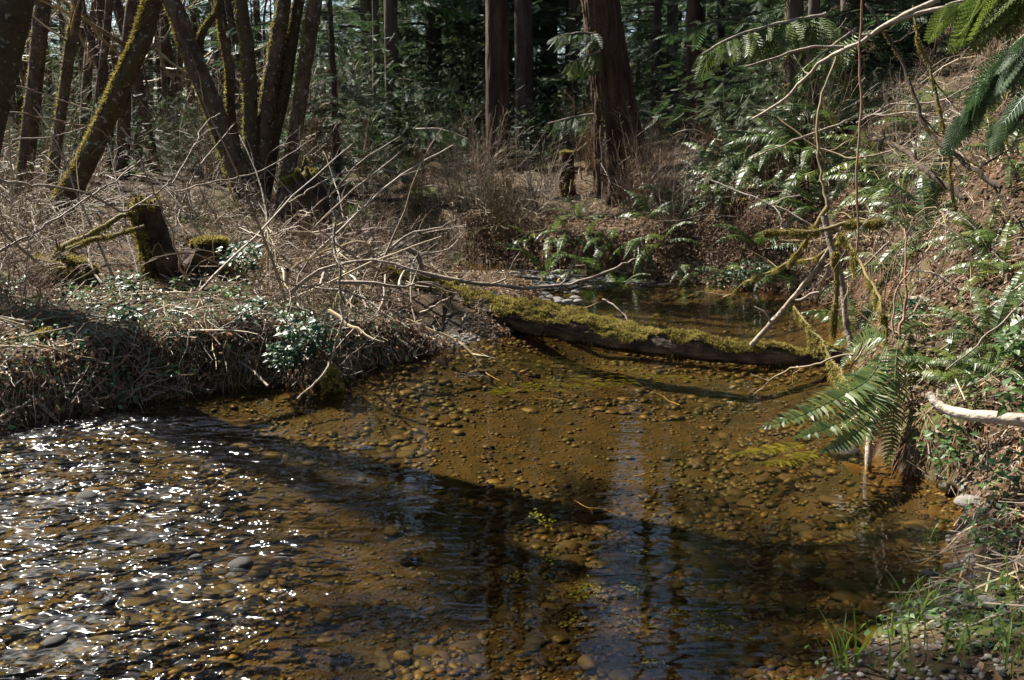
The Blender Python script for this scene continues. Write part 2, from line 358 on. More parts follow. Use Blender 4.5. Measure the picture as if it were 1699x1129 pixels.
def onz(x, y, dz=0):
    x = np.asarray(x, float); y = np.asarray(y, float)
    return np.stack([x, y, H(x, y) + dz], -1)
def polar(n, r0, r1, a0, a1):               # even cover as the eye sees it: log-spaced distance
    r = np.exp(U(math.log(r0), math.log(r1), n)); a = np.radians(U(a0, a1, n))
    return r * np.sin(a), r * np.cos(a)
def gnormal(x, y, e=.05):
    return nrm(np.stack([H(x - e, y) - H(x + e, y), H(x, y - e) - H(x, y + e), np.full(np.shape(x), 2 * e)], -1))

# ------------------------------------------------------------------ stones
def ico(sub):
    t = (1 + 5 ** .5) / 2
    V = [(-1, t, 0), (1, t, 0), (-1, -t, 0), (1, -t, 0), (0, -1, t), (0, 1, t), (0, -1, -t), (0, 1, -t), (t, 0, -1), (t, 0, 1), (-t, 0, -1), (-t, 0, 1)]
    F = [(0, 11, 5), (0, 5, 1), (0, 1, 7), (0, 7, 10), (0, 10, 11), (1, 5, 9), (5, 11, 4), (11, 10, 2), (10, 7, 6), (7, 1, 8), (3, 9, 4), (3, 4, 2), (3, 2, 6), (3, 6, 8), (3, 8, 9), (4, 9, 5), (2, 4, 11), (6, 2, 10), (8, 6, 7), (9, 8, 1)]
    V = [np.array(v, float) / math.hypot(1, t) for v in V]
    for _ in range(sub):
        c = {}; G2 = []
        def mid(a, b):
            k = (min(a, b), max(a, b))
            if k not in c: m = V[a] + V[b]; V.append(m / np.linalg.norm(m)); c[k] = len(V) - 1
            return c[k]
        for a, b, d in F:
            x, y, z = mid(a, b), mid(b, d), mid(d, a); G2 += [(a, x, z), (b, y, x), (d, z, y), (x, y, z)]
        F = G2
    return np.array(V), np.array(F)
I1, I1F = ico(1); I2, I2F = ico(2)
def rock(V, seed, flat=.5, amp=.45):
    d = 1 + amp * (fbm(V * 1.1 + seed * 7.3, 3, seed) - .5) * 2
    d = np.minimum(d, 1 + .12 * math.sin(seed))       # worn facets
    return V * d[:, None] * np.array([1, .72 + .2 * math.sin(seed * 3), flat])
SV = [rock(I1, s, .2 + .05 * (s % 4)) for s in range(10)]
stone_me = [MB().add(v, I1F).mesh('stone', MAT['stone'], True) for v in SV]
n = 37000
x, y = polar(n, 2.0, 12.5, -42, 36)
sd = sdist(x, y); k = sd < -.02; x, y, sd = x[k], y[k], sd[k]
r = np.hypot(x, y)
size = .0066 * np.exp(np.abs(rng.normal(0, .62, len(x)))) * (.55 + .19 * r) * np.where(U(0, 1, len(x)) < .04, 1.8, 1)
size *= .6 + 1.0 * sstep(.35, .68, fbm(np.stack([x * 1.6, y * 1.6, 0 * x], -1), 3, 71))
size = np.minimum(size, .07)
z = H(x, y) + size * .02
pxs = size / r
order = np.argsort(-pxs * np.where((np.abs(np.degrees(np.arctan2(x, y))) < 27) & (r > 2.6), 1, .2))
for q, i in enumerate(order[:300]):
    M = Matrix.LocRotScale(Vector((x[i], y[i], z[i])), Matrix.Rotation(U(0, 6.28), 3, 'Z').to_quaternion(), Vector((size[i], size[i], size[i] * U(.8, 1.2))))
    part('stone', stone_me[q % 10], bed, M)
rest = order[300:]; mb = MB()
for s in range(10):
    ii = rest[s::10]; a = U(0, 6.28, len(ii)); c, sn = np.cos(a), np.sin(a); o = 0 * c; sz = size[ii][:, None, None]
    Fm = np.stack([np.stack([c, sn, o], -1), np.stack([-sn, c, o], -1), np.stack([o, o, 1 + o], -1)], 1) * sz
    big = pxs[ii] > np.quantile(pxs, .95)
    mb.add(*inst(SV[s], I1F, Fm[big], np.stack([x, y, z], -1)[ii][big]))
    v0, f0 = ico(0); mb.add(*inst(rock(v0, s, .45, .3), f0, Fm[~big], np.stack([x, y, z], -1)[ii][~big]))
mb.build('pebbles', MAT['stone'], bed, True, kind='stuff')

# stones that break the surface or lie on the shore, traced from the photograph: (px, py, size in px, material, label)
big_me = {}
def lone_stone(px, py, wpx, mt, label, zc=0., flat=.5, group=None):
    p = G(px, py, zc); s = wpx / FPX * p[1] / 2
    me = MB().add(rock(I2, int(px) % 97 + 1, flat, .4), I2F).mesh('rock', MAT[mt], True)
    o = link('rock', me); o.location = (p[0], p[1], zc); o.scale = (s, s, s); o.rotation_euler = (0, 0, U(0, 6))
    tag(o, label, 'rock', group)
for a in [(90, 1065, 48, 'wetstone', 'wet black rock breaking the glittering riffle near the bottom left corner', .0),
          (62, 1042, 20, 'stone', 'small orange pebble poking out of the glittering riffle', .0),
          (145, 825, 46, 'wetstone', 'dark wet rock breaking the white sparkle of the riffle', -.005),
          (325, 925, 26, 'wetstone', 'small dark rock ringed by sparkle in the riffle', .0),
          (400, 937, 46, 'wetstone', 'long dark rock just above the water in the riffle', -.005),
          (535, 1029, 44, 'stone', 'smooth brown egg shaped stone in the shallow riffle', -.02),
          (668, 1092, 50, 'stone', 'broad tan angular stone at the bottom of the shallows', -.035),
          (975, 1105, 60, 'stone', 'large rusty stone at the bottom edge of the pool', -.04),
          (655, 882, 50, 'stone', 'pale flat oval stone lying under the ripples', -.05),
          (1582, 942, 36, 'drystone', 'small pale stone on the muddy edge of the pool', .03),
          (1542, 952, 30, 'wetstone', 'small wet dark stone at the muddy pool edge', .0),
          (1562, 1028, 84, 'drystone', 'rounded grey stone among the grass blades at the shore', .05),
          (1490, 1012, 50, 'wetstone', 'dark half sunk stone beside the grass at the shore', -.01),
          (1640, 1000, 40, 'drystone', 'chipped grey stone on the mud by the walking stick branch', .12),
          (1615, 835, 60, 'drystone', 'pale rock wedged under the leafy right bank', .04),
          (1572, 808, 34, 'stone', 'reddish brown stone at the waterline below the drooping leaves', .02),
          (1400, 752, 70, 'wetstone', 'grey boulder edge under the foreground fern at the waterline', -.02)]:
    lone_stone(*a)
for i in range(46):                          # gravel on the upstream bar
    px, py = U(850, 960), U(468, 505)
    lone_stone(px, py, U(8, 22), 'drystone' if i % 3 else 'wetstone', 'fist sized grey cobble on the gravel bar behind the log', .03, .5, 'cobbles on the gravel bar')
for i in range(80):                          # pebbles on the near right shore
    px, py = U(1400, 1690), U(860, 1125)
    q = G(px, py, .05); 
    if sdist(q[0], q[1]) < .03: continue
    lone_stone(px, py, U(10, 26), 'drystone' if i % 2 else 'wetstone', 'small pebble on the muddy near shore', float(H(q[0], q[1])), .5, 'pebbles on the muddy shore')
n = 2600; x = U(.9, 2.4, n); y = U(2.2, 4.3, n); k = (sdist(x, y) > -.08) & (sdist(x, y) < .45); x, y = x[k], y[k]; sz = U(.003, .014, len(x)) ** 1.0
a = U(0, 6.28, len(x)); c, sn = np.cos(a), np.sin(a); o = 0 * c; v0, f0 = ico(1)
tag(MB().add(*inst(rock(v0, 5, .55, .3), f0, np.stack([np.stack([c, sn, o], -1), np.stack([-sn, c, o], -1), np.stack([o, o, 1 + o], -1)], 1) * sz[:, None, None], np.stack([x, y, H(x, y) + .002], -1))).build('shore_gravel', MAT['gravel'], None, True), 'fine grey gravel scattered over the muddy near shore', 'gravel', None, 'stuff')
# ------------------------------------------------------------------ moss, trunks, branches
def moss_mesh(P, Nn, ln, wd, droop=.0, mat='moss', name='moss'):
    n = len(P); d = nrm(Nn * .8 + rdir(n) * .75 - np.array([0, 0, droop]))
    l = ln * U(.4, 1.4, n)[:, None]; side = nrm(np.cross(d, rdir(n))) * wd * .5
    V = np.stack([P - side - d * ln * .15, P + side - d * ln * .15, P + d * l], 1).reshape(-1, 3)
    return MB().add(V, np.arange(3 * n).reshape(-1, 3)).mesh(name, MAT[mat])

def surface(P, R, n, amp=.12, fxy=6., fz=1.2, ridged=False, seed=0, flare=.0, scale_by=None):
    """a trunk's skin: rows of rings along a polyline, pushed in and out by bark relief"""
    K = len(P); T = nrm(np.gradient(P, axis=0)); ref = np.array([1., .02, .01]) if abs(T[K // 2, 2]) > .6 else np.array([0, 0, 1.])
    A = nrm(np.cross(T, np.broadcast_to(ref, T.shape))); B = np.cross(T, A)
    th = np.arange(n) * 2 * math.pi / n
    dr = A[:, None] * np.cos(th)[:, None] + B[:, None] * np.sin(th)[:, None]
    s = np.concatenate([[0], np.cumsum(np.linalg.norm(np.diff(P, axis=0), axis=1))])
    q = np.stack([np.broadcast_to(np.cos(th), (K, n)) * fxy * .35, np.broadcast_to(np.sin(th), (K, n)) * fxy * .35, np.broadcast_to((s * fz)[:, None], (K, n))], -1) + seed * 3.7
    if ridged:
        q2 = q + .9 * (fbm(q * .8, 2, seed + 3)[..., None] - .5)
        d = 1 - np.abs(2 * vnoise(q2 * 1.6, seed) - 1) * 1.6; d = d * .7 + .5 * (fbm(q * 2.5, 3, seed + 9) - .5)
        d = np.clip(d, -.6, .6)
    else: d = fbm(q, 4, seed) - .5
    Rr = R[:, None] * (1 + amp * 2 * d)
    if flare > 0:
        lob = .55 + .45 * np.sin(th * 4 + seed) + .3 * np.sin(th * 7 + 2 * seed)
        Rr = Rr * (1 + flare * np.exp(-s / (R[0] * 1.6))[:, None] * (.5 + .6 * lob)[None])
    V = P[:, None] + dr * Rr[..., None]
    i = np.arange((K - 1)); j = np.arange(n); j2 = (j + 1) % n
    F = np.stack([i[:, None] * n + j, i[:, None] * n + j2, (i[:, None] + 1) * n + j2, (i[:, None] + 1) * n + j], -1).reshape(-1, 4)
    return V, F, dr

def pick(V, dr, cond, n):                    # random points on a skin where cond holds
    k = np.argwhere(cond)
    if len(k) == 0: return np.zeros((0, 3)), np.zeros((0, 3))
    s = k[rng.integers(0, len(k), n)]; K, m = cond.shape
    i, j = s[:, 0], s[:, 1]; i2 = np.minimum(i + 1, K - 1); j2 = (j + 1) % m
    a, b = U(0, 1, n)[:, None], U(0, 1, n)[:, None]
    P = (V[i, j] * (1 - a) + V[i2, j] * a) * (1 - b) + (V[i, j2] * (1 - a) + V[i2, j2] * a) * b
    return P, dr[i, j]

def twigset(o, d, L, r, up=.3, kink=.25, K=6, droop=0.):
    """N wandering shoots: origins o, directions d, lengths L, base radii r -> polylines and radii"""
    N = len(o); P = np.zeros((N, K, 3)); P[:, 0] = o; dd = nrm(d); st = (np.asarray(L) / (K - 1))[:, None] * np.ones((N, 1))
    for k in range(1, K):
        dd = nrm(dd + rng.normal(0, kink, (N, 3)) + np.array([0, 0, up - droop * k / K]) * .25)
        P[:, k] = P[:, k - 1] + dd * st
    R = np.asarray(r)[:, None] * np.linspace(1, .28, K)[None] * np.ones((N, 1))
    return P, R
def offshoots(P, R, m, Lf, ang=.9, tmin=.25, up=.3, kink=.25, K=5):
    N, K0, _ = P.shape; i = np.repeat(np.arange(N), m); t = U(tmin, .97, N * m) * (K0 - 1); k = t.astype(int); f = (t - k)[:, None]
    o = P[i, k] * (1 - f) + P[i, np.minimum(k + 1, K0 - 1)] * f
    tan = nrm(P[i, np.minimum(k + 1, K0 - 1)] - P[i, k])
    d = nrm(tan + ang * nrm(np.cross(tan, rdir(N * m))) )
    Lp = np.linalg.norm(P[:, -1] - P[:, 0], axis=-1)[i]
    return twigset(o, d, Lp * Lf * U(.4, 1.2, N * m) * (1.15 - t / (K0 - 1) * .6), R[i, k] * .55, up, kink, K)

def bare_crown(P, R, nb, L, t0=.35, subs=(5, 4), minr=.004, split=False):
    """limbs, twigs and finer twigs of a leafless tree along the trunk polyline; split gives one builder per limb"""
    K = len(P); t = U(t0, .98, nb) * (K - 1); k = t.astype(int); f = (t - k)[:, None]
    o = P[k] * (1 - f) + P[np.minimum(k + 1, K - 1)] * f
    d = rdir(nb, .0, .6)
    P1, R1 = twigset(o, d, L * U(.4, 1.1, nb) * (1.2 - t / K), np.maximum(R[k] * U(.15, .38, nb), .012), .45, .2, 8)
    res = []
    for g in ([slice(i, i + 1) for i in range(nb)] if split else [slice(0, nb)]):
        mb = MB(); mb.add(*tubes(P1[g], R1[g], 5))
        P2, R2 = offshoots(P1[g], R1[g], subs[0], .5, 1., .2, .3, .22, 6); mb.add(*tubes(P2, np.maximum(R2, minr), 3))
        if subs[1]:
            P3, R3 = offshoots(P2, R2, subs[1], .5, 1., .2, .2, .2, 4); mb.add(*tubes(P3, np.maximum(R3 * .8, minr * .6), 3))
        res.append(mb)
    return res if split else res[0]

def tree(name, label, pts, Y, bark, top=14., lean=None, n=20, amp=.12, ridged=False, flare=.35, moss=0, mossdir=(-.75, .25, .6), crown=None, cat='tree', group=None, seed=0, rows=70, fxy=6, fz=1.2, crownmat='twig', base_down=.25, mossmat='moss', ydrift=0.):
    """pts: (px, py, width px) from the top of the frame down to the foot, at distance Y"""
    W = [D(px, py, Y) for px, py, _ in pts][::-1]; Rr = [wpx / FPX * Y * .5 for *_, wpx in pts][::-1]
    W = [np.array(p) for p in W]
    zb = float(H(W[0][0], Y)) - base_down
    if W[0][2] > zb: 
        if len(W) > 1:
            dv = W[0] - W[1]; dv = dv / max(abs(dv[2]), .1); W.insert(0, W[0] + dv * (W[0][2] - zb))
        Rr.insert(0, Rr[0] * 1.08)
    dv = W[-1] - W[-2]; dv = dv / max(dv[2], .1)
    if lean is not None: dv = np.array([lean[0], lean[1], 1.])
    z0 = W[-1][2]; r0 = Rr[-1]
    for k in range(1, 6):
        zz = z0 + (top - z0) * k / 5; W.append(W[-1] + (dv * (1 - .06 * k) + np.array([U(-.05, .05), U(-.05, .05), 0])) * (top - z0) / 5); Rr.append(r0 * (1 - .17 * k))
    W = np.array(W)
    for q in range(len(W)): W[q, 1] += ydrift * max(W[q, 2] - zb, 0)
    base = W[0].copy()
    # denser rows where it is close to the eye
    P = spline(W, rows); tt = np.linspace(0, len(W) - 1, rows); R = np.interp(tt, np.arange(len(W)), Rr)
    o = thing(name, label, cat, (base[0], base[1], zb), group)
    V, F, dr = surface(P, R, n, amp, fxy, fz, ridged, seed, flare)
    MB().add(V, F).build('trunk', MAT[bark], o, True)
    if crown:
        nb, L, t0, subs = crown
        for m_ in bare_crown(P, R, nb, L, t0, subs, split=True): m_.build('limb', MAT[crownmat], o)
    if moss:
        md = nrm(np.array(mossdir)); q = dr @ md
        cond = (q + 1.2 * (fbm(V * 5, 3, seed + 4) - .5) > .45) & (V[..., 2] < zb + 7)
        Pm, Nm = pick(V, dr, cond, moss)
        if len(Pm): link('moss', moss_mesh(Pm, Nm, .035, .022, .1, mossmat), o, 'stuff')
    return o, P, R

# leafless alders and maples on the flat beyond the left bank
tree('alder_tree', 'thick dark trunk cut off by the left edge of the picture', [(26, 0, 54), (8, 110, 46), (-12, 200, 42), (-36, 310, 46)], 6.5, 'bark_mossy', 15, moss=2500, seed=1, crown=(12, 3.5, .4, (4, 3)))
tree('alder_tree', 'slender alder just behind the trunk at the left edge', [(72, 0, 25), (60, 120, 24), (48, 230, 26)], 14, 'bark_alder', 16, moss=800, seed=2, crown=(13, 3, .35, (4, 3)))
tree('alder_tree', 'kinked thin alder standing left of the leaning mossy alder', [(128, 0, 13), (126, 30, 15), (118, 70, 18), (104, 170, 17), (93, 250, 18), (86, 300, 18)], 12.5, 'bark_alder', 14, moss=1200, seed=3, crown=(12, 2.6, .3, (4, 3)))
tree('alder_tree', 'strongly leaning alder with a mossy upper edge above the bramble thicket', [(262, -20, 27), (238, 60, 29), (200, 145, 30), (165, 225, 31), (128, 300, 34), (96, 350, 40)], 10.3, 'bark_mossy', 13, moss=9000, seed=4, mossdir=(-.8, .1, .55), crown=(6, 2.4, .55, (4, 3)), rows=110, n=24, lean=(.42, .05))
T5 = [('broad outward leaning left stem of the clustered maple', [(284, 0, 32), (310, 70, 34), (338, 140, 36), (368, 215, 38), (402, 300, 44)], (-.42, .1), 6),
      ('slim forked stem leaning against the clustered maple', [(366, -10, 10), (352, 30, 10), (334, 62, 13), (334, 110, 13), (352, 200, 15), (385, 300, 18)], (.2, .2), 7),
      ('thin mossy stem in the middle of the clustered maple', [(360, 0, 10), (372, 70, 13), (382, 120, 16), (384, 190, 17), (400, 300, 20)], (-.1, .1), 8),
      ('straight dark centre stem of the clustered maple', [(400, -5, 22), (409, 60, 24), (414, 130, 27), (416, 210, 26), (418, 300, 30)], (-.05, .15), 9),
      ('right leaning inner stem of the clustered maple', [(472, -5, 26), (462, 60, 28), (449, 140, 30), (438, 220, 31), (428, 300, 34)], (.16, .1), 10),
      ('stem with a sunlit left edge in the clustered maple', [(497, -5, 20), (482, 80, 24), (470, 150, 27), (452, 230, 28), (440, 300, 32)], (.22, -.05), 11),
      ('outermost right stem of the clustered maple', [(524, -5, 26), (514, 60, 26), (503, 130, 25), (494, 200, 24), (476, 300, 27)], (.14, .1), 12)]
for i, (lb, pts, ln, sd_) in enumerate(T5):
    tree('maple_stem', lb, [(p_[0], p_[1], p_[2] * .88) for p_ in pts], 12.6 + .12 * (i % 3), 'bark_alder' if i % 2 == 0 else 'bark_mossy', 15, lean=ln, moss=1800, seed=sd_, crown=(11, 3, .5, (4, 3)), mossdir=(-.8, .2, .5))
tree('alder_tree', 'thin pale trunk between the leaning alder and the maple cluster', [(182, 0, 12), (170, 110, 12), (150, 250, 13)], 18, 'bark_alder', 17, seed=20, crown=(14, 3, .3, (4, 3)))
tree('alder_tree', 'thin vertical trunk behind the gap left of the maple cluster', [(216, 0, 11), (222, 110, 12), (230, 250, 13)], 20, 'bark_alder', 18, seed=21, crown=(14, 3, .3, (4, 3)))
# conifers
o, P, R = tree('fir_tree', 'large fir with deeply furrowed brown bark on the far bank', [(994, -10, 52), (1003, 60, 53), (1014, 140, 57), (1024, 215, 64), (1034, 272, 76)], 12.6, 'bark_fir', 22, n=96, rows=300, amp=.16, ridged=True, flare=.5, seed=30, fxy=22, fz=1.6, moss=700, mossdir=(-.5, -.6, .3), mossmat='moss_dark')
tree('fir_tree', 'tall straight fir trunk with greyish bark behind the twig thicket', [(824, -10, 34), (825, 130, 35), (827, 300, 38)], 15, 'bark_fir', 22, n=40, rows=120, amp=.07, ridged=True, seed=31, fxy=16, fz=1.8, flare=.3)
tree('fir_tree', 'dark fir trunk in shade beside the greyish trunk', [(868, -10, 27), (870, 140, 28), (873, 300, 30)], 17, 'bark_dark', 22, n=30, rows=90, amp=.08, ridged=True, seed=32, fxy=14, fz=1.6)
tree('fir_tree', 'slim straight trunk with reddish bark right of the big furrowed fir', [(1156, -10, 28), (1155, 100, 29), (1156, 220, 31)], 15, 'bark_fir', 22, n=32, rows=100, amp=.08, ridged=True, seed=33, fxy=14, fz=1.6)
tree('fir_tree', 'thin far trunk just left of the slim reddish trunk', [(1116, -10, 17), (1115, 100, 18), (1117, 230, 19)], 20, 'bark_dark', 22, n=24, rows=60, seed=34)
tree('fir_tree', 'dark trunk behind the arching yellow green cedar bough', [(1318, -10, 26), (1318, 80, 28), (1320, 170, 32)], 11.5, 'bark_dark', 20, n=30, rows=80, amp=.1, ridged=True, seed=35, moss=700, flare=.2)
tree('fir_tree', 'narrow dark trunk rising behind the fern covered slope', [(1352, -10, 18), (1349, 80, 19), (1348, 170, 22)], 11.0, 'bark_dark', 18, n=24, rows=70, amp=.1, seed=36, flare=.2)
tree('fir_tree', 'thin dark trunk in front of the dense cedar', [(622, -10, 11), (624, 120, 12), (626, 280, 13)], 17, 'bark_dark', 16, n=20, rows=60, seed=37)
tree('fir_tree', 'dark straight trunk right of the thin trunk before the dense cedar', [(648, -10, 20), (650, 120, 21), (655, 280, 23)], 16.5, 'bark_dark', 17, n=28, rows=80, ridged=True, amp=.08, seed=38, fxy=12)
# cedars with low foliage
def spray_template(n=9, fine=False):
    V = [(0, -.012, 0), (0, .012, 0), (1, 0, -.02)]; F = [(0, 1, 2)]
    for i in range(n):
        t = .06 + .9 * i / n; L = .40 * (1 - t) ** .75 * (.55 + .45 * min(1, t * 4)) + .05
        for s in (-1, 1):
            b = (t, 0, -.02 * t); dx, dy = L * .72, s * L * .72
            if not fine:
                k = len(V); w_ = .03
                V += [(b[0] - w_, 0, b[2]), (b[0] + dx * .55 + w_ * .6, dy * .55 - s * w_ * .5, b[2] - .03 * L), (b[0] + dx, dy, b[2] - .12 * L), (b[0] + dx * .5 - w_ * .6, dy * .5 + s * w_ * .5, b[2] - .03 * L)]
                F += [(k, k + 1, k + 2), (k, k + 2, k + 3)]
            else:
                k = len(V); w_ = .008
                V += [(b[0], -w_, b[2]), (b[0], w_, b[2]), (b[0] + dx, dy, b[2] - .1 * L)]; F += [(k, k + 1, k + 2)]
                for j in range(6):
                    u = .15 + .8 * j / 6; l2 = .34 * L * (1.1 - u)
                    for s2 in (-1, 1):
                        an = math.atan2(dy, dx) + s2 * .7; q = (b[0] + dx * u, dy * u, b[2] - .1 * L * u); k = len(V); w2 = .011
                        e = (q[0] + math.cos(an) * l2, q[1] + math.sin(an) * l2, q[2] - .02); nx, ny = -math.sin(an) * w2, math.cos(an) * w2
                        V += [q, ((q[0] + e[0]) / 2 + nx, (q[1] + e[1]) / 2 + ny, q[2] - .005), e, ((q[0] + e[0]) / 2 - nx, (q[1] + e[1]) / 2 - ny, q[2] - .005)]
                        F += [(k, k + 1, k + 2), (k, k + 2, k + 3)]
    return np.array(V, float), np.array(F)
SPV, SPF = spray_template(9)
SFV, SFF = spray_template(11, True)
def conifer_parts(h, r0, nb, cb, spread, dens, ssz, droop=.55, tip=.3, fol='cedar'):
    """trunk and crown meshes of a conifer standing at the origin"""
    K = 14; zz = np.linspace(-.3, h, K); P = np.stack([np.cumsum(rng.normal(0, .02, K)), np.cumsum(rng.normal(0, .02, K)), zz], -1); R = r0 * np.clip(1 - zz / h, .03, 1) ** .8
    tr = MB(); V, F, _ = surface(spline(P, 40), np.interp(np.linspace(0, K - 1, 40), np.arange(K), R), 12, .1, 6, 1.4, True, int(h * 7), .3); tr.add(V, F)
    z = cb + (h - cb) * U(0, 1, nb) ** 1.15; a = U(0, 6.283, nb); L = spread * np.clip(1 - (z - cb) / (h - cb), .03, 1) ** .65 * U(.55, 1.15, nb)
    o = np.stack([np.interp(z, zz, P[:, 0]), np.interp(z, zz, P[:, 1]), z], -1)
    KB = 8; u = np.linspace(0, 1, KB)
    out = np.stack([np.cos(a), np.sin(a), 0 * a], -1)
    PB = o[:, None] + out[:, None] * (L[:, None] * u)[..., None]
    PB[..., 2] += L[:, None] * (.12 * u - droop * u ** 2 + tip * u ** 4) ; PB[:, 1:, :2] += rng.normal(0, .05, (nb, KB - 1, 2)) * L[:, None, None] * .6
    RB_ = np.maximum(.012 * L[:, None] * (1 - u * .85), .004)
    tr.add(*tubes(PB, RB_, 3))
    ns = np.maximum(4, (dens * L).astype(int)); i = np.repeat(np.arange(nb), ns); N = len(i)
    t = U(.12, 1, N) * (KB - 1); k = np.minimum(t.astype(int), KB - 2); f = (t - k)[:, None]
    so = PB[i, k] * (1 - f) + PB[i, k + 1] * f; tan = nrm(PB[i, k + 1] - PB[i, k])
    sid = np.cross(tan, [0, 0, 1.]) * rng.choice([-1, 1], N)[:, None]
    d = nrm(tan * U(.2, 1., N)[:, None] + sid * U(.2, 1.1, N)[:, None] + np.stack([0 * t, 0 * t, U(-.75, .1, N)], -1))
    up = nrm(np.array([0, 0, 1.]) + rdir(N) * .45)
    X = frames(d, up, ssz * U(.5, 1.25, N) * (.7 + .3 * np.minimum(L[i], 2) / 2))
    cr = MB().add(*inst(SPV, SPF, X, so))
    return tr.mesh('trunk', MAT['bark_dark']), cr.mesh('crown', MAT[fol])
CON = [conifer_parts(15, .17, 130, .8, 3.0, 13, .43), conifer_parts(19, .22, 130, 2.0, 3.2, 13, .45, .5, .25), conifer_parts(11, .12, 115, .5, 2.3, 16, .35, .45, .25), conifer_parts(22, .24, 115, 4.5, 3.4, 11, .52, .35, .1, 'hemlock')]
def conifer(name, label, kind, x, y, sc=1., rz=None, group=None):
    o = thing(name, label, 'tree', (x, y, float(H(x, y)) - .1), group, U(0, 6.28) if rz is None else rz, sc)
    part('trunk', CON[kind][0], o); part('crown', CON[kind][1], o); return o
def at(px, Y): return (px - 849.5) / FPX * Y * (1 / (math.cos(TH) + (564.5 - 230) / FPX * math.sin(TH)))
con = [('cedar_tree', 'dense dark cedar right of the maple cluster with low drooping sprays', 0, 615, 20, 1.), ('cedar_tree', 'cedar filling the gap between maple cluster and greyish fir trunk', 0, 720, 22, 1.1),
       ('young_cedar', 'small feathery conifer beside the mossy topped stump', 2, 560, 14.6, .5), ('cedar_tree', 'cedar behind the paired fir trunks', 0, 905, 22, .9), ('cedar_tree', 'dark cedar between the furrowed fir and the dark shaded trunk', 2, 945, 20, 1.1),
       ('hemlock_tree', 'grey green hemlock right of the furrowed fir', 2, 1085, 16.5, .62), ('cedar_tree', 'cedar behind the slim reddish trunk', 2, 1185, 17.5, .62), ('cedar_tree', 'cedar on the slope behind the arching bough', 2, 1265, 15, .6),
       ('hemlock_tree', 'shaded conifer behind the narrow dark trunk', 2, 1395, 12.5, 1.2), ('cedar_tree', 'cedar high on the right slope', 1, 1500, 14.5, 1.1), ('cedar_tree', 'cedar at the right edge of the slope', 0, 1640, 12.5, 1.1),
       ('cedar_tree', 'cedar on the upper slope by the picture edge', 1, 1760, 14, 1.1)]
for nm, lb, kd, px, Y_, s_ in con: conifer(nm, lb, kd, at(px, Y_), Y_, s_)
CON.append(conifer_parts(12.0, .16, 40, 6.8, 1.7, 13, .5, .4, .2))  # unseen cedar, its high narrow crown shaped to shade the lower pool
conifer('cedar_tree', 'tall narrow unseen cedar placed outside the left edge to shade the pool', 4, -5.3, 7.9, 1.)
# forest behind, tree by tree
far = []
for i in range(185):
    Y_ = U(22, 46) if i < 120 else U(31, 50); a = U(-11, 31) if i < 120 else U(-31, -6); x_ = Y_ * math.tan(math.radians(a))
    far.append((x_, Y_))
for i, (x_, Y_) in enumerate(far):
    left = x_ / Y_ < -.12; FN = ['low spreading conifer', 'slender conifer', 'low spreading conifer', 'high crowned conifer', 'small conifer'][i % 5]; r_ = x_ / Y_
    FW = (' far in the wood left of the maple cluster' if r_ < -.3 else ' far behind the maple cluster') if left else (' in the forest behind the paired fir trunks' if r_ < .1 else ' in the forest right of the furrowed fir' if r_ < .32 else ' high in the forest above the right slope')
    conifer('forest_conifer', FN + FW, [0, 1, 0, 3, 2][i % 5], x_, Y_, U(.9, 1.3) * (.42 if left else .5), None, FN + 's' + FW)
for i in range(15):                          # unseen wood behind and beside the camera, added to hold back sky light
    a = math.radians(62 + 236 * i / 14); r_ = U(7, 11); x_, y_ = r_ * math.sin(a), r_ * math.cos(a) - 1.5
    if x_ < -4 and y_ > -1: continue
    if sdist(x_, y_) < .3: x_ *= 1.7; y_ = y_ * 1.5 - 2
    conifer('cedar_tree', 'unseen cedar added behind the camera to hold back sky light', [0, 1, 3][i % 3], x_, y_, U(.9, 1.15), None, 'unseen cedars added behind the camera')
def bare_tree_parts(h, r0, nb, seed):
    K = 8; zz = np.linspace(-.3, h, K); P = np.stack([np.cumsum(rng.normal(0, .16, K)), np.cumsum(rng.normal(0, .16, K)), zz], -1); R = r0 * np.clip(1 - .9 * zz / h, .06, 1)
    Q = spline(P, 50); RR = np.interp(np.linspace(0, K - 1, 50), np.arange(K), R)
    V, F, _ = surface(Q, RR, 10, .12, 5, 1., False, seed, .3)
    return MB().add(V, F).mesh('trunk', MAT['bark_alder'], True), bare_crown(Q, RR, nb, h * .22, .1, (5, 3), .005).mesh('branches', MAT['twig'])
BARE = [bare_tree_parts(15, .11, 26, 1), bare_tree_parts(12, .08, 24, 2), bare_tree_parts(17, .15, 28, 3), bare_tree_parts(8, .05, 24, 4)]
for i in range(58):
    Y_ = U(16, 42) if i < 54 else U(24, 30); a = U(-31, -13) if i < 54 else U(-8, 4)
    x_ = Y_ * math.tan(math.radians(a)); k = int(rng.integers(0, 4)); KN = ['straight', 'slender', 'tall stout', 'short thin']
    WH = 'among the conifers at the centre' if i >= 54 else ('at the edge of the left wood' if Y_ < 23 else 'deep in the left wood') + (' beside the leaning alder' if a < -22 else ' behind the maple cluster')
    o = thing('bare_tree', f'{KN[k]} leafless tree ' + WH, 'tree', (x_, Y_, float(H(x_, Y_)) - .1), f'{KN[k]} leafless trees ' + WH, U(0, 6.28), U(.8, 1.2))
    o.rotation_euler = (U(-.08, .08), U(-.1, .1), U(0, 6.28))
    part('trunk', BARE[k][0], o); part('branches', BARE[k][1], o)['kind'] = 'stuff'

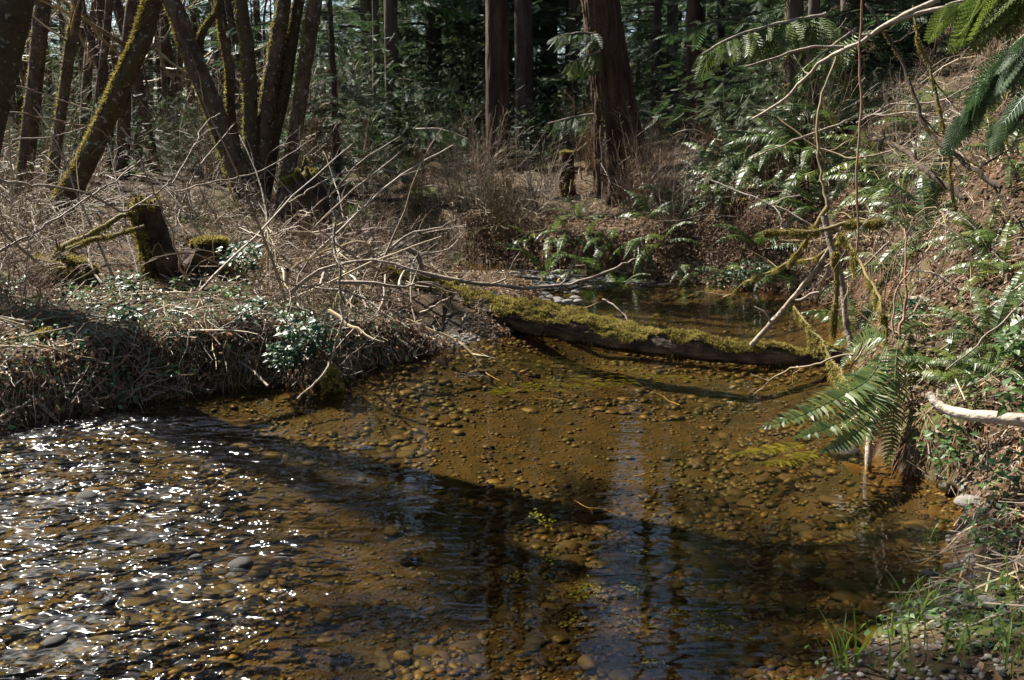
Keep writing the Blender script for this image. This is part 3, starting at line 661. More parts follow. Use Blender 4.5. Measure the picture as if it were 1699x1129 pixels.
for i in range(44):
    a = U(-64, -31.5); r_ = U(17, 42); x_, Y_ = r_ * math.sin(math.radians(a)), r_ * math.cos(math.radians(a))
    if i < 24:
        k = int(rng.integers(0, 4)); o = thing('bare_tree', 'leafless tree of the wood beyond the left edge', 'tree', (x_, Y_, float(H(x_, Y_)) - .1), 'leafless trees beyond the left edge', U(0, 6.28), U(.8, 1.1))
        part('trunk', BARE[k][0], o); part('branches', BARE[k][1], o)['kind'] = 'stuff'
    else: conifer('forest_conifer', 'low conifer of the wood beyond the left edge', [0, 1, 2][i % 3], x_ * 1.35, Y_ * 1.35, U(.4, .55), None, 'conifers beyond the left edge')
# ------------------------------------------------------------------ stumps and the fallen log
def stump(name, label, pts, Y, bark, moss, top_n=8, mossdir=(0, 0, 1), amp=.32, n=40, seed=0, jag=.0, mossmat='moss', thr=.3):
    W = np.array([D(px, py, Y) for px, py, _ in pts])[::-1]; Rr = np.array([q[2] / FPX * Y * .5 for q in pts])[::-1]
    W[0, 2] = min(W[0, 2], float(H(W[0, 0], Y)) - .08)
    rows = 36; P = spline(W, rows); R = np.interp(np.linspace(0, len(W) - 1, rows), np.arange(len(W)), Rr)
    V, F, dr = surface(P, R, n, amp, 12, 2.2, True, seed, .12)
    o = thing(name, label, 'stump', tuple(W[0]))
    if jag: V[-3:, :, 2] += jag * (fbm(np.stack([dr[-3:, :, 0] * 3, dr[-3:, :, 1] * 3, dr[-3:, :, 2]], -1), 2, seed) - .5)
    mb = MB().add(V, F); c = V[-1].mean(0) + (P[-1] - P[-2]) * .3; mb.add(np.concatenate([V[-1], [c]]), [(j, (j + 1) % n, n) for j in range(n)])
    mb.build('trunk', MAT[bark], o, True)
    if moss:
        q = dr @ nrm(np.array(mossdir, float)); q[-4:] += .9
        Pm, Nm = pick(V, dr, q + 1.0 * (fbm(V * 7, 3, seed + 2) - .5) > thr, moss)
        tp = c + rdir(moss // 4) * np.array([1, 1, .15]) * R[-1] * np.sqrt(U(0, 1, moss // 4))[:, None]
        link('moss', moss_mesh(np.concatenate([Pm, tp]), np.concatenate([Nm, np.tile([0, 0, 1.], (len(tp), 1))]), .03, .016, -.1, mossmat), o, 'stuff')
stump('broken_stump', 'leaning broken snag with a mossy top above the left bank', [(238, 338, 34), (247, 365, 36), (260, 410, 40), (272, 455, 48), (280, 490, 52)], 7.6, 'rot', 5000, mossdir=(-.6, -.2, .6), seed=41, jag=.25)
stump('mossy_stump', 'low rounded stump with bright moss beside the leaning snag', [(345, 398, 34), (347, 415, 52), (343, 445, 64), (340, 480, 70)], 7.8, 'rot', 4500, seed=42, thr=.2)
stump('old_stump', 'tall rotten stump with a moss cap in front of the maple cluster', [(496, 296, 40), (500, 308, 56), (502, 345, 64), (500, 385, 70)], 10.6, 'rot', 5000, seed=43, thr=.5, jag=.5)
stump('mossy_post', 'small rounded post with a green moss cap on the far bank', [(940, 253, 13), (940, 262, 18), (941, 288, 19), (942, 310, 20)], 13., 'redrot', 2500, seed=44, thr=.1)
stump('mossy_post', 'short dark post standing in the ivy of the left bank', [(76, 552, 14), (77, 575, 19), (80, 610, 22)], 5.7, 'rot', 900, seed=45, thr=.3)
stump('mossy_stump', 'low mossy root hump at the far left in the brush', [(100, 430, 50), (100, 445, 74), (105, 470, 90)], 7.4, 'rot', 3500, seed=46, thr=.1)
stump('mossy_post', 'mossy knob standing in the water at the bank corner', [(551, 618, 12), (550, 630, 22), (552, 650, 26)], 5.8, 'rot', 1200, seed=47, thr=.05)
stump('mossy_post', 'bright mossy clod at the foot of the left bank', [(276, 615, 16), (275, 630, 28), (276, 655, 30)], 5.75, 'rot', 2000, seed=48, thr=.05)
stump('rotten_stump', 'rust red rotten stump under the bright ferns on the far slope', [(1214, 335, 40), (1216, 350, 50), (1218, 370, 54), (1220, 385, 60)], 10.9, 'redrot', 300, seed=49, thr=.8, jag=.1)
# log: from the left bank across to the right bank
LY = np.array([8.5, 8.3, 7.9, 7.5, 7.15, 6.85, 6.55, 6.35])
LP = np.array([D(px, py, Y_) for (px, py), Y_ in zip([(640, 472), (700, 488), (798, 513), (904, 533), (1010, 556), (1117, 574), (1250, 590), (1400, 597)], LY)])
LR = np.array([20, 21, 19, 21, 19, 17, 14, 10]) / FPX * LY
log = thing('fallen_log', 'mossy fallen log lying across the creek between the two banks', 'log', tuple(LP[4]))
P = spline(LP, 150); R = np.interp(np.linspace(0, 7, 150), np.arange(8), LR)
V, F, dr = surface(P, R, 56, .24, 11, 4.5, True, 50)
V[..., 2] -= .02 * (fbm(V * 4, 2, 77) - .5)
mb = MB().add(V, F)
for e, s_ in ((0, -1), (-1, 1)):
    c = V[e].mean(0); mb.add(np.concatenate([V[e], [c]]), [((j + 1) % 56, j, 56) if s_ < 0 else (j, (j + 1) % 56, 56) for j in range(56)])
mb.build('trunk', MAT['rot'], log, True)
up = dr[..., 2] - .25 * dr[..., 1]; tt = np.linspace(0, 1, 150)[:, None]
cond = (up + 2.0 * (fbm(V * 4, 4, 51) - .5) > .50 + .5 * sstep(.62, .95, tt))
Pm, Nm = pick(V, dr, cond, 42000); lump = (fbm(Pm * 11, 3, 52) - .42)[:, None] * .14
link('moss', moss_mesh(Pm + np.array([0, 0, 1.]) * np.clip(lump, 0, 1), nrm(Nm + [0, 0, .6]), .020, .008, 0, 'moss'), log, 'stuff')
cond = (up < -.1) & (fbm(V * 6, 2, 53) > .58)
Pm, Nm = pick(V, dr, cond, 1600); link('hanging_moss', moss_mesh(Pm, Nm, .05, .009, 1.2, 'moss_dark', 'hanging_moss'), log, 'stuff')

# ------------------------------------------------------------------ traced branches
def branch(name, label, pts, w0, w1, mat, moss=0, twigs=0, mossdrop=.3, group=None, cat='branch', n=7, wig=.012, mossmat='moss', tl=.4, mosslen=.03):
    W = np.array([D(a, b, c) for a, b, c in pts]); K = max(12, 5 * len(pts)); P = spline(W, K); Ym = P[:, 1]
    L = np.linalg.norm(np.diff(P, axis=0), axis=1).sum()
    P = P + (np.stack([fbm(np.c_[np.arange(K) * .6, np.full(K, i * 9.1), np.full(K, pts[0][0] * .37)], 2, i) for i in range(3)], -1) - .5) * wig * 4 * min(1, L)
    R = np.linspace(w0, w1, K) / FPX * Ym * .5 * (.68 if w0 < 9 else .95)
    R = R * (1 + .3 * (fbm(np.c_[np.arange(K) * 1.3, np.full(K, pts[0][1] * .11), np.zeros(K)], 2, 4) - .5))
    o = thing(name, label, cat, tuple(P[0]), group)
    mb = MB(); V, F = tubes(P, R, n); mb.add(V, F)
    for e in (0, (K - 1) * n): mb.add(V[e:e + n], [tuple(range(n))])
    mb.build('stem', MAT[mat], o, True)
    if twigs:
        P2, R2 = offshoots(P[None], R[None], twigs, tl, .9, .15, .25, .22, 6); t2 = MB().add(*tubes(P2, np.maximum(R2, .0015), 4))
        P3, R3 = offshoots(P2, R2, 2, .5, .9, .3, .2, .2, 4); t2.add(*tubes(P3, np.maximum(R3, .0012), 3)); t2.build('twigs', MAT[mat if mat != 'pale' else 'grey'], o, kind='stuff')
    if moss:
        moss *= 3; i = rng.integers(0, K - 1, moss); f = U(0, 1, moss)[:, None]; c = P[i] * (1 - f) + P[i + 1] * f; d = rdir(moss); d[:, 2] = d[:, 2] * .9 - mossdrop * .25
        lump = fbm(c * 16, 3, 61); m_ = lump > .48; out = (R[i] + np.clip(lump - .4, 0, 1) * .035)[:, None]
        hang = np.where(fbm(c * 9, 2, 66) > .5, 1., .35)[:, None]
        Pq = c + nrm(d) * out * U(.3, 1, moss)[:, None] - np.array([0, 0, 1.]) * (mossdrop * mosslen * U(0, 1.1, moss) ** 2)[:, None] * hang
        link('moss', moss_mesh(Pq[m_], nrm(d)[m_], .016, .006, mossdrop * .5, mossmat), o, 'stuff')
    return o, P, R
B = branch
# right bank
B('bare_branch', 'long grey forked branch sweeping down across the upper right', [(1560, 0, 6.0), (1480, 35, 6.1), (1430, 70, 6.2), (1380, 92, 6.3), (1340, 125, 6.4), (1300, 165, 6.5), (1250, 198, 6.7)], 10, 4, 'grey', twigs=3, wig=.006)
B('bare_branch', 'short straight arm of the forked branch pointing left', [(1400, 78, 6.2), (1340, 80, 6.25), (1290, 95, 6.3), (1237, 112, 6.35)], 8, 4, 'grey', wig=.005)
B('bare_branch', 'thin branch running to the top corner from the forked branch', [(1480, 38, 6.1), (1540, 18, 6.0), (1620, 2, 5.8)], 9, 6, 'grey')
B('sapling_stem', 'straight reddish upright shoot in front of the fern slope', [(1431, -10, 5.6), (1426, 90, 5.62), (1428, 180, 5.6), (1421, 290, 5.58), (1424, 390, 5.6), (1415, 460, 5.6)], 5, 6, 'twig_red', wig=.004)
B('sapling_stem', 'slanting dark branch from the top right down to the bank', [(1440, 5, 6.3), (1490, 90, 6.2), (1540, 215, 6.0), (1600, 270, 5.8), (1655, 310, 5.6)], 7, 13, 'bark_dark', moss=300, twigs=4)
B('sapling_stem', 'mossy upright stem right of the reddish shoot', [(1512, 10, 6.2), (1530, 80, 6.1), (1556, 170, 6.0), (1575, 260, 5.9), (1585, 350, 5.8)], 6, 9, 'twig_moss', moss=900, twigs=4)
B('sapling_stem', 'thin curved stem rising from the ferns left of the reddish shoot', [(1388, 85, 7.5), (1362, 170, 7.4), (1360, 260, 7.3), (1370, 330, 7.2), (1372, 380, 7.1)], 5, 8, 'twig', twigs=3)
B('mossy_branch', 'thick mossy branch jutting left over the pool', [(1460, 372, 5.9), (1410, 372, 6.0), (1340, 385, 6.1), (1270, 385, 6.2)], 9, 6, 'twig_moss', moss=5200, twigs=2, mossdrop=.7)
B('mossy_branch', 'mossy branch slanting down left to the far waterline', [(1400, 395, 6.6), (1360, 425, 6.8), (1290, 445, 7.2), (1240, 470, 7.6), (1200, 494, 8.0)], 8, 5, 'twig_moss', moss=3200, twigs=2, mossdrop=.5)
B('mossy_branch', 'arched mossy branch rising from the tangle above the pool', [(1372, 345, 6.2), (1350, 380, 6.2), (1330, 410, 6.3), (1310, 440, 6.4)], 9, 6, 'twig_moss', moss=3000, mossdrop=.6)
B('leaning_pole', 'pale grey pole leaning from the log up into the tangle', [(1246, 572, 6.5), (1290, 525, 6.4), (1340, 465, 6.3), (1375, 415, 6.2), (1402, 368, 6.1)], 10, 6, 'pale', twigs=2, wig=.004)
B('leaning_pole', 'pale barkless pole standing in the tangle beside the log end', [(1368, 358, 6.15), (1378, 405, 6.1), (1397, 470, 6.0), (1405, 540, 5.95), (1412, 575, 5.9)], 12, 11, 'pale', wig=.004, twigs=1)
B('leaning_pole', 'smooth grey branch slanting up right from the pale pole', [(1320, 500, 6.3), (1370, 478, 6.2), (1420, 450, 6.1), (1478, 402, 5.9)], 7, 5, 'grey', twigs=2)
B('hanging_moss_branch', 'dark branch hung with golden moss drooping toward the foreground fern', [(1318, 510, 5.6), (1345, 545, 5.4), (1380, 595, 5.2), (1405, 630, 5.0), (1430, 665, 4.85), (1452, 695, 4.75)], 7, 9, 'twig_moss', moss=3800, mossdrop=1.6, twigs=2, mosslen=.06)
B('hanging_moss_branch', 'thin mossed stem with a long moss beard above the foreground fern', [(1395, 385, 5.6), (1430, 440, 5.4), (1460, 500, 5.1), (1472, 545, 5.0)], 7, 9, 'twig_moss', moss=3000, mossdrop=1.5, twigs=2, mosslen=.06)
B('hanging_moss_branch', 'upright mossy stick with tufts hanging over the pool', [(1385, 420, 5.9), (1388, 480, 5.9), (1382, 540, 5.9)], 9, 8, 'twig_moss', moss=4200, mossdrop=1.4, mosslen=.055)
B('sapling_stem', 'brown twig curving up from the foreground fern crown', [(1490, 560, 4.9), (1505, 500, 4.95), (1502, 440, 5.0), (1503, 380, 5.1)], 8, 4, 'twig_red', twigs=3)
B('sapling_stem', 'second brown twig springing from the foreground fern crown', [(1482, 555, 4.9), (1488, 480, 4.95), (1530, 435, 5.0)], 6, 3, 'twig', twigs=2)
B('bare_branch', 'thin bent twig reaching left over the water below the log end', [(1415, 585, 4.9), (1350, 605, 5.0), (1290, 622, 5.2), (1255, 655, 5.3)], 6, 3, 'twig', twigs=2)
B('bare_branch', 'pale curved twig rising from the log end to the moss beard', [(1402, 628, 4.9), (1425, 590, 4.9), (1465, 540, 4.95)], 5, 4, 'pale')
B('driftwood', 'smooth pale driftwood limb jutting from the right edge over the leaves', [(1540, 652, 4.25), (1560, 675, 4.2), (1600, 688, 4.1), (1650, 693, 4.0), (1720, 700, 3.9)], 13, 28, 'bleached', n=12, wig=.004)
B('driftwood', 'peeling pale stick standing in the water beside the hanging frond', [(1462, 672, 4.5), (1446, 715, 4.45), (1441, 770, 4.4), (1448, 830, 4.35), (1452, 870, 4.3)], 14, 11, 'bleached', moss=260, wig=.006)
B('bare_branch', 'white forked twig hooked over the bank at the upper right', [(1498, 450, 5.4), (1545, 452, 5.3), (1590, 485, 5.2), (1588, 540, 5.2)], 5, 5, 'pale', twigs=2)
B('bare_branch', 'pale straight stick lying on the bank below the mossy saplings', [(1540, 448, 5.5), (1590, 480, 5.4), (1628, 508, 5.3)], 4, 5, 'pale')
B('bare_branch', 'pale grey log piece lying on the shaded right bank', [(1500, 492, 5.6), (1540, 500, 5.5), (1598, 522, 5.3)], 10, 12, 'pale', n=10)
B('bare_branch', 'long thin stick slanting over the leaf litter on the right', [(1560, 585, 4.7), (1620, 530, 4.8), (1699, 470, 4.8)], 4, 5, 'grey', twigs=2)
B('bare_branch', 'thin straight stick leaning up the leaf litter slope', [(1570, 615, 4.5), (1640, 555, 4.6), (1710, 490, 4.7)], 4, 5, 'grey')
B('bare_branch', 'brown stick leaning on the bank at the bottom right corner', [(1575, 1135, 2.55), (1640, 1040, 2.75), (1710, 960, 2.95)], 13, 11, 'twig_red', wig=.004)
B('plastic_straw', 'thin pale blue straight stalk hanging from the leafy bank', [(1640, 730, 3.9), (1638, 770, 3.9), (1636, 812, 3.9)], 5, 5, 'pale', wig=.001, cat='stalk')
B('bare_branch', 'fallen pole half hidden in the shade of the right slope', [(1600, 330, 6.4), (1560, 300, 6.6), (1500, 250, 7.0), (1450, 230, 7.4)], 12, 8, 'bark_dark', moss=300, twigs=3)
B('bare_branch', 'grey twig crossing in front of the bright ferns', [(1180, 300, 8.5), (1270, 335, 8.2), (1340, 370, 8.0), (1370, 400, 7.9)], 5, 4, 'grey', twigs=3)
B('bare_branch', 'long thin twig arching across the fern slope', [(1290, 195, 8), (1350, 240, 7.8), (1420, 262, 7.6), (1500, 240, 7.4)], 4, 5, 'twig', twigs=4)
B('bare_branch', 'pale twig slanting across the tangle of the right slope', [(1250, 260, 8), (1330, 230, 7.7), (1420, 195, 7.4), (1520, 190, 7.0), (1580, 200, 6.8)], 4, 5, 'pale', twigs=4)
B('bare_branch', 'thin branch arching above the leaf litter slope', [(1420, 205, 6.5), (1480, 175, 6.4), (1560, 165, 6.2), (1640, 130, 6.0)], 4, 3, 'grey', twigs=4)
# left bank and brush
B('bare_branch', 'pale cane reaching in from the left edge over the thicket', [(-10, 298, 6.5), (60, 308, 6.6), (140, 318, 6.8), (190, 345, 7.0), (215, 350, 7.1), (260, 320, 7.3), (285, 300, 7.4)], 7, 4, 'pale', twigs=3, tl=.2)
B('bare_branch', 'thin pale twig crossing the thick left trunk', [(5, 135, 7.0), (70, 155, 7.2), (135, 178, 7.4), (175, 200, 7.5)], 5, 2.5, 'pale', twigs=2, tl=.2)
B('bare_branch', 'second thin pale twig from the left edge', [(-5, 187, 7.0), (70, 195, 7.2), (150, 212, 7.6), (200, 240, 7.8), (240, 280, 7.9)], 4, 3, 'twig', twigs=2, tl=.2)
B('bare_branch', 'curved pale twig below the second twig at the left', [(20, 232, 7.0), (70, 230, 7.1), (105, 222, 7.2), (148, 210, 7.3)], 4.5, 2, 'pale', twigs=2, tl=.25)
B('bare_branch', 'long pale stick slanting up from the far left brush', [(-5, 420, 6.4), (60, 385, 6.7), (120, 345, 7.0), (190, 300, 7.5), (240, 262, 7.9)], 6, 3, 'grey', twigs=3, tl=.25)
B('mossy_branch', 'mossy limb curving from the root hump up to the snag', [(80, 440, 7.3), (105, 412, 7.35), (150, 390, 7.4), (195, 362, 7.5), (225, 350, 7.55)], 16, 6, 'twig_moss', moss=2500, twigs=2, tl=.3)
B('mossy_branch', 'second mossy limb from the root hump ending right of the snag', [(110, 415, 7.25), (150, 398, 7.2), (200, 388, 7.2), (240, 375, 7.2)], 9, 5, 'twig_moss', moss=1500, twigs=2, tl=.3)
B('bare_branch', 'dark thin cane crossing over the leaning snag', [(200, 215, 7.0), (225, 250, 6.95), (245, 300, 6.9), (268, 350, 6.85), (290, 410, 6.8), (310, 465, 6.75)], 4, 6, 'twig_red', twigs=3, tl=.2)
B('bare_branch', 'long straight pale cane slanting up from the brush pile toward the firs', [(490, 455, 7.4), (560, 385, 7.8), (640, 312, 8.4), (690, 275, 8.8), (752, 242, 9.3)], 7, 4, 'grey', twigs=3, tl=.2, wig=.006)
B('bare_branch', 'second slanting pale cane above the brush pile', [(520, 380, 7.8), (575, 325, 8.1), (625, 285, 8.5), (680, 240, 9.)], 5, 3, 'pale', twigs=3, tl=.2, wig=.006)
B('bare_branch', 'pale twig rising over the mossy topped stump', [(480, 335, 8.6), (510, 318, 8.8), (560, 290, 9.1), (590, 283, 9.3)], 5, 3, 'pale', twigs=2, tl=.25)
B('bare_branch', 'pale forked twig leaning up right of the maple cluster', [(505, 262, 9), (540, 232, 9.2), (565, 200, 9.4)], 4, 2, 'pale', twigs=3, tl=.3)
B('bare_branch', 'pale twig rising toward the maple stems', [(285, 305, 8.2), (320, 245, 8.5), (340, 205, 8.7), (365, 188, 8.8)], 5, 3, 'pale', twigs=3, tl=.25)
B('bare_branch', 'long pale branch lying flat over the brush toward the maples', [(290, 320, 7.8), (360, 300, 8.0), (430, 285, 8.3), (520, 230, 8.8)], 4.5, 2.5, 'pale', twigs=4, tl=.25)
B('dangling_stick', 'lichen spotted stick hanging down into the water at the bank corner', [(556, 350, 6.3), (553, 400, 6.2), (563, 450, 6.1), (567, 520, 6.0), (555, 580, 5.85), (530, 625, 5.65), (493, 664, 5.5)], 8, 5, 'grey', twigs=3, tl=.2, moss=150)
B('dangling_stick', 'thin stick dipping into the water left of the bank corner', [(590, 545, 6.2), (545, 590, 6.0), (510, 615, 5.9), (485, 638, 5.8)], 5, 3, 'twig')
B('bleached_stick', 'bleached stick lying down the left bank to the water', [(340, 565, 6.1), (385, 592, 6.0), (415, 612, 5.9), (444, 640, 5.75)], 6, 7, 'pale', wig=.005)
B('bleached_stick', 'crooked pale stick along the foot of the left bank', [(-5, 695, 4.9), (45, 668, 5.1), (90, 632, 5.4), (100, 615, 5.5)], 7, 7, 'pale')
B('bleached_stick', 'short bleached stick end in the sparkle under the bank', [(235, 668, 5.5), (270, 650, 5.6), (310, 630, 5.75)], 6, 4, 'pale')
B('bare_branch', 'pale stick slanting over the leafy left bank', [(0, 530, 5.6), (40, 550, 5.6), (65, 570, 5.6)], 4, 4, 'pale')
B('bare_branch', 'thin twig standing in the pool behind the log', [(1000, 496, 8.2), (1022, 510, 8.1), (1040, 530, 8.0), (1050, 560, 7.9)], 5, 3, 'grey')
B('bare_branch', 'thin twig bending over the pool from the log moss', [(945, 520, 7.7), (980, 508, 7.8), (1010, 497, 7.9)], 3, 3, 'twig')
B('bare_branch', 'long low branch arching over the riffle behind the log', [(660, 445, 8.2), (740, 460, 8.2), (860, 478, 8.2), (950, 470, 8.3), (1020, 445, 8.5), (1055, 430, 8.6)], 9, 3, 'grey', twigs=5, tl=.2)
B('bare_branch', 'crooked pale branch standing behind the log foot', [(655, 405, 8.8), (680, 415, 8.8), (695, 430, 8.8), (702, 458, 8.8)], 12, 8, 'pale', twigs=1)
for i, (a, b) in enumerate([((600, 468), (520, 560)), ((640, 455), (610, 540)), ((590, 480), (680, 545)), ((655, 548), (700, 545)), ((640, 560), (625, 640)), ((700, 520), (745, 495)), ((620, 500), (575, 640)), ((560, 470), (600, 600))]):
    Y_ = 6.9; B('pile_branch', 'weathered forked branch hanging from the brush pile at the log foot', [(a[0], a[1], Y_ + .4), ((a[0] + b[0]) / 2 + U(-10, 10), (a[1] + b[1]) / 2 + U(-10, 10), Y_ + .1), (b[0], b[1], Y_ - .15)], 6, 3, 'grey', twigs=4, group='branches hanging from the brush pile', tl=.45)

# loose sticks: brush pile, bank, slope
stick_me = []
for s in range(8):
    P1, R1 = twigset(np.zeros((1, 3)), np.array([[1., 0, 0]]), np.array([1.]), np.array([.012]), .0, .13, 9)
    mb = MB().add(*tubes(P1, R1, 5)); P2, R2 = offshoots(P1, R1, 3 if s % 2 else 1, .35, .7, .3, 0, .15, 5); mb.add(*tubes(P2, R2, 4))
    stick_me.append([mb.mesh('stick', MAT[m_]) for m_ in ('grey', 'pale', 'twig')])
def scatter_sticks(n, zone, label, group, hmax, lmin, lmax, pitch=.35, zbase=None, heading=None, name='stick', land=True, thick=.9):
    for i in range(n):
        px, py, z0 = zone(); q = G(px, py, z0)
        if land and sdist(q[0], q[1]) < .12: continue
        zz = max(float(H(q[0], q[1])), .0) + U(.0, hmax) if zbase is None else zbase
        o = link(name, stick_me[int(rng.integers(0, 8))][int(rng.choice(3, p=(.45, .2, .35)))]); L = U(lmin, lmax)
        o.location = (q[0], q[1], zz); o.scale = (L, L * thick, L * thick)
        o.rotation_euler = (U(0, 6.28), U(-pitch, pitch), heading + U(-.6, .6) if heading is not None else U(0, 6.28)); tag(o, label, 'stick', group)
scatter_sticks(125, lambda: (U(470, 690), U(430, 585), .3), 'weathered stick in the tangled brush pile at the foot of the log', 'sticks of the brush pile', .34, .35, 1.0, .45, thick=1.35)
scatter_sticks(50, lambda: (U(180, 560), U(480, 660), .25), 'dry stick lying down the left bank below the snag', 'sticks on the left bank', .08, .2, .6, .3, None, -.7)
scatter_sticks(30, lambda: (U(0, 250), U(450, 690), .3), 'dry stick among the leaves of the far left bank', 'sticks among the left bank leaves', .12, .3, .8, .4)
scatter_sticks(40, lambda: (U(1480, 1690), U(330, 700), .6), 'dry twig lying on the leaf litter of the right bank', 'twigs on the right bank', .08, .15, .5, .4)
scatter_sticks(26, lambda: (U(640, 1330), U(330, 470), .45), 'dry stick lying along the edge of the far bank', 'sticks along the far bank', .15, .3, .9, .3)
scatter_sticks(18, lambda: (U(1440, 1690), U(850, 1110), .05), 'small twig on the mud of the near shore', 'twigs on the near shore', .03, .1, .3, .1)
scatter_sticks(14, lambda: (U(900, 1400), U(640, 950), -.1), 'sunken twig lying on the bed of the pool', 'sunken twigs in the pool', .02, .1, .3, .05, zbase=-.11, land=False)
# ------------------------------------------------------------------ brush: leafless shrubs and brambles
def shrub_mesh(ns, h, spread, kind, subs=(5, 3), r=.007):
    o = rdir(ns) * np.array([1, 1, 0]) * U(0, spread * .35, ns)[:, None]; o[:, 2] = -.05
    if kind == 'arch':
        d = nrm(np.c_[rng.normal(0, .8, (ns, 2)), np.full(ns, 1.)]); P, R = twigset(o, d, h * U(.8, 1.7, ns), r * U(.5, 1.2, ns), -.2, .16, 10, droop=2.2)
    elif kind == 'up':
        d = nrm(np.c_[rng.normal(0, .28, (ns, 2)), np.full(ns, 1.)]); P, R = twigset(o, d, h * U(.6, 1.15, ns), r * U(.5, 1.2, ns), .35, .14, 9)
    else:
        d = nrm(np.c_[rng.normal(0, .9, (ns, 2)), np.full(ns, .5)]); P, R = twigset(o, d, h * U(.6, 1.5, ns), r * U(.5, 1.2, ns), .05, .25, 9)
    P[..., 2] = np.maximum(P[..., 2], -.06)
    mb = MB().add(*tubes(P, R, 4))
    P2, R2 = offshoots(P, R, subs[0], .32, .8, .2, .15, .2, 5); mb.add(*tubes(P2, np.maximum(R2, .0018), 3))
    if subs[1]:
        P3, R3 = offshoots(P2, R2, subs[1], .5, .8, .2, .1, .2, 4); mb.add(*tubes(P3, np.maximum(R3, .0013), 3))
    return mb
SHR = {}
for kind, args in dict(arch=(34, 1.0, 1.0), up=(22, 1.5, .7), mess=(40, .8, 1.0)).items():
    SHR[kind] = [shrub_mesh(*args, kind).mesh('twigs', MAT[m_]) for m_ in ('twig', 'twig_red', 'grey')]
SHR['low'] = [shrub_mesh(46, .45, .9, 'mess', (4, 2), .005).mesh('twigs', MAT[m_]) for m_ in ('twig', 'twig_red', 'grey')]
SHR['mossy'] = [shrub_mesh(14, 1.1, .6, 'up', (4, 2), .009).mesh('twigs', MAT['twig_moss'])]
def shrub(kind, x, y, sc, label, group=None, v=None, name='bare_shrub'):
    ms = SHR[kind]; o = link(name, ms[(0 if len(ms) == 1 else int(rng.choice(len(ms), p=(.55, .28, .17)))) if v is None else v])
    o.location = (x, y, float(H(x, y)) - .03); o.scale = (sc * U(.9, 1.1), sc, sc * U(.8, 1.15)); o.rotation_euler = (U(-.1, .1), U(-.1, .1), U(0, 6.28))
    cn = {'twig': 'tan', 'twig_red': 'reddish', 'grey_wood': 'greyish', 'twig_moss': 'mossy'}[o.data.materials[0].name]; kn = {'arch': 'arching', 'up': 'upright', 'mess': 'sprawling', 'low': 'low', 'mossy': 'thin'}[kind]
    return tag(o, f'{cn} {kn} ' + label, 'shrub', f'{cn} {kn} ' + group)
def grid_brush(n, x0, x1, y0, y1, kinds, s0, s1, label, group, zmin=.15):
    c = 0
    for _ in range(n * 6):
        if c >= n: break
        Y_ = math.exp(U(math.log(y0), math.log(y1))); pq = U(x0, x1); x_ = at(pq, Y_)
        if 120 < pq < 430 and Y_ < 7.95: continue          # the snag and its neighbour stand clear
        if sdist(np.array([x_]), np.array([Y_]))[0] < zmin: continue
        shrub(str(rng.choice(kinds)), x_, Y_, U(s0, s1), label, group); c += 1
grid_brush(24, -900, -140, 7.6, 15, ['arch', 'mess', 'low', 'low'], .7, 1.15, 'leafless bramble shrub of the thicket beyond the left edge', 'brambles beyond the left edge')
grid_brush(48, -120, 470, 7.6, 14, ['arch', 'mess', 'low', 'low'], .7, 1.15, 'leafless bramble shrub in the sunlit thicket behind the snag', 'brambles of the left thicket')
grid_brush(34, -250, 560, 13.5, 26, ['up', 'arch', 'mess'], 1.1, 1.9, 'leafless shrub at the edge of the wood behind the thicket', 'shrubs at the wood edge')
grid_brush(30, 440, 730, 9.0, 13.5, ['low', 'mess', 'low', 'arch'], .5, .85, 'dry shrub between the maple cluster and the brush pile', 'dry shrubs behind the brush pile')
grid_brush(21, 620, 1000, 11.8, 14.5, ['up', 'up', 'mess', 'mossy', 'mossy'], .6, .95, 'clump of leafless shoots in front of the fir trunks', 'shoots in front of the firs')
grid_brush(10, 1010, 1110, 11.6, 12.4, ['up', 'mess'], .5, .8, 'twigs growing around the furrowed fir', 'twigs around the furrowed fir')
grid_brush(12, 1080, 1420, 9.5, 13.5, ['up', 'mess', 'arch'], .5, .9, 'leafless shrub on the shaded part of the fern slope', 'shrubs on the fern slope')
grid_brush(22, 1330, 1700, 6.6, 10, ['up', 'mess', 'arch', 'low'], .4, .8, 'leafless shrub on the right slope', 'shrubs on the right slope')
grid_brush(22, -80, 640, 6.1, 8.2, ['low', 'up', 'mess', 'up'], .3, .6, 'dry twig tangle along the top of the left bank', 'twig tangles on the left bank', .1)
grid_brush(16, 700, 1330, 10.6, 12, ['low', 'mess'], .35, .6, 'dry twig tangle along the far bank edge', 'twig tangles on the far bank', .1)
def evergreen(n, r, hgt):
    c = rdir(n, -.2, 1) * np.array([r, r, hgt]) * (U(.35, 1, n) ** .5)[:, None] * (.75 + .5 * fbm(rdir(n) * 2, 2, 5))[:, None]; c[:, 2] = np.abs(c[:, 2]) + .05
    fo = MB().add(*inst(SPV, SPF, frames(nrm(c * [1, 1, .2] + rdir(n) * .5 - [0, 0, .25]), nrm(rdir(n) * .5 + [0, 0, 1.]), U(.07, .14, n)), c)).mesh('foliage', MAT['hemlock'])
    P_, R_ = twigset(np.zeros((14, 3)), nrm(c[:14]), np.linalg.norm(c[:14], axis=1), np.full(14, .008), .1, .2, 6); return fo, MB().add(*tubes(P_, R_, 3)).mesh('stems', MAT['twig'])
EVG = [evergreen(800, .8, 1.2), evergreen(700, .6, 1.6), evergreen(700, 1.0, .9)]
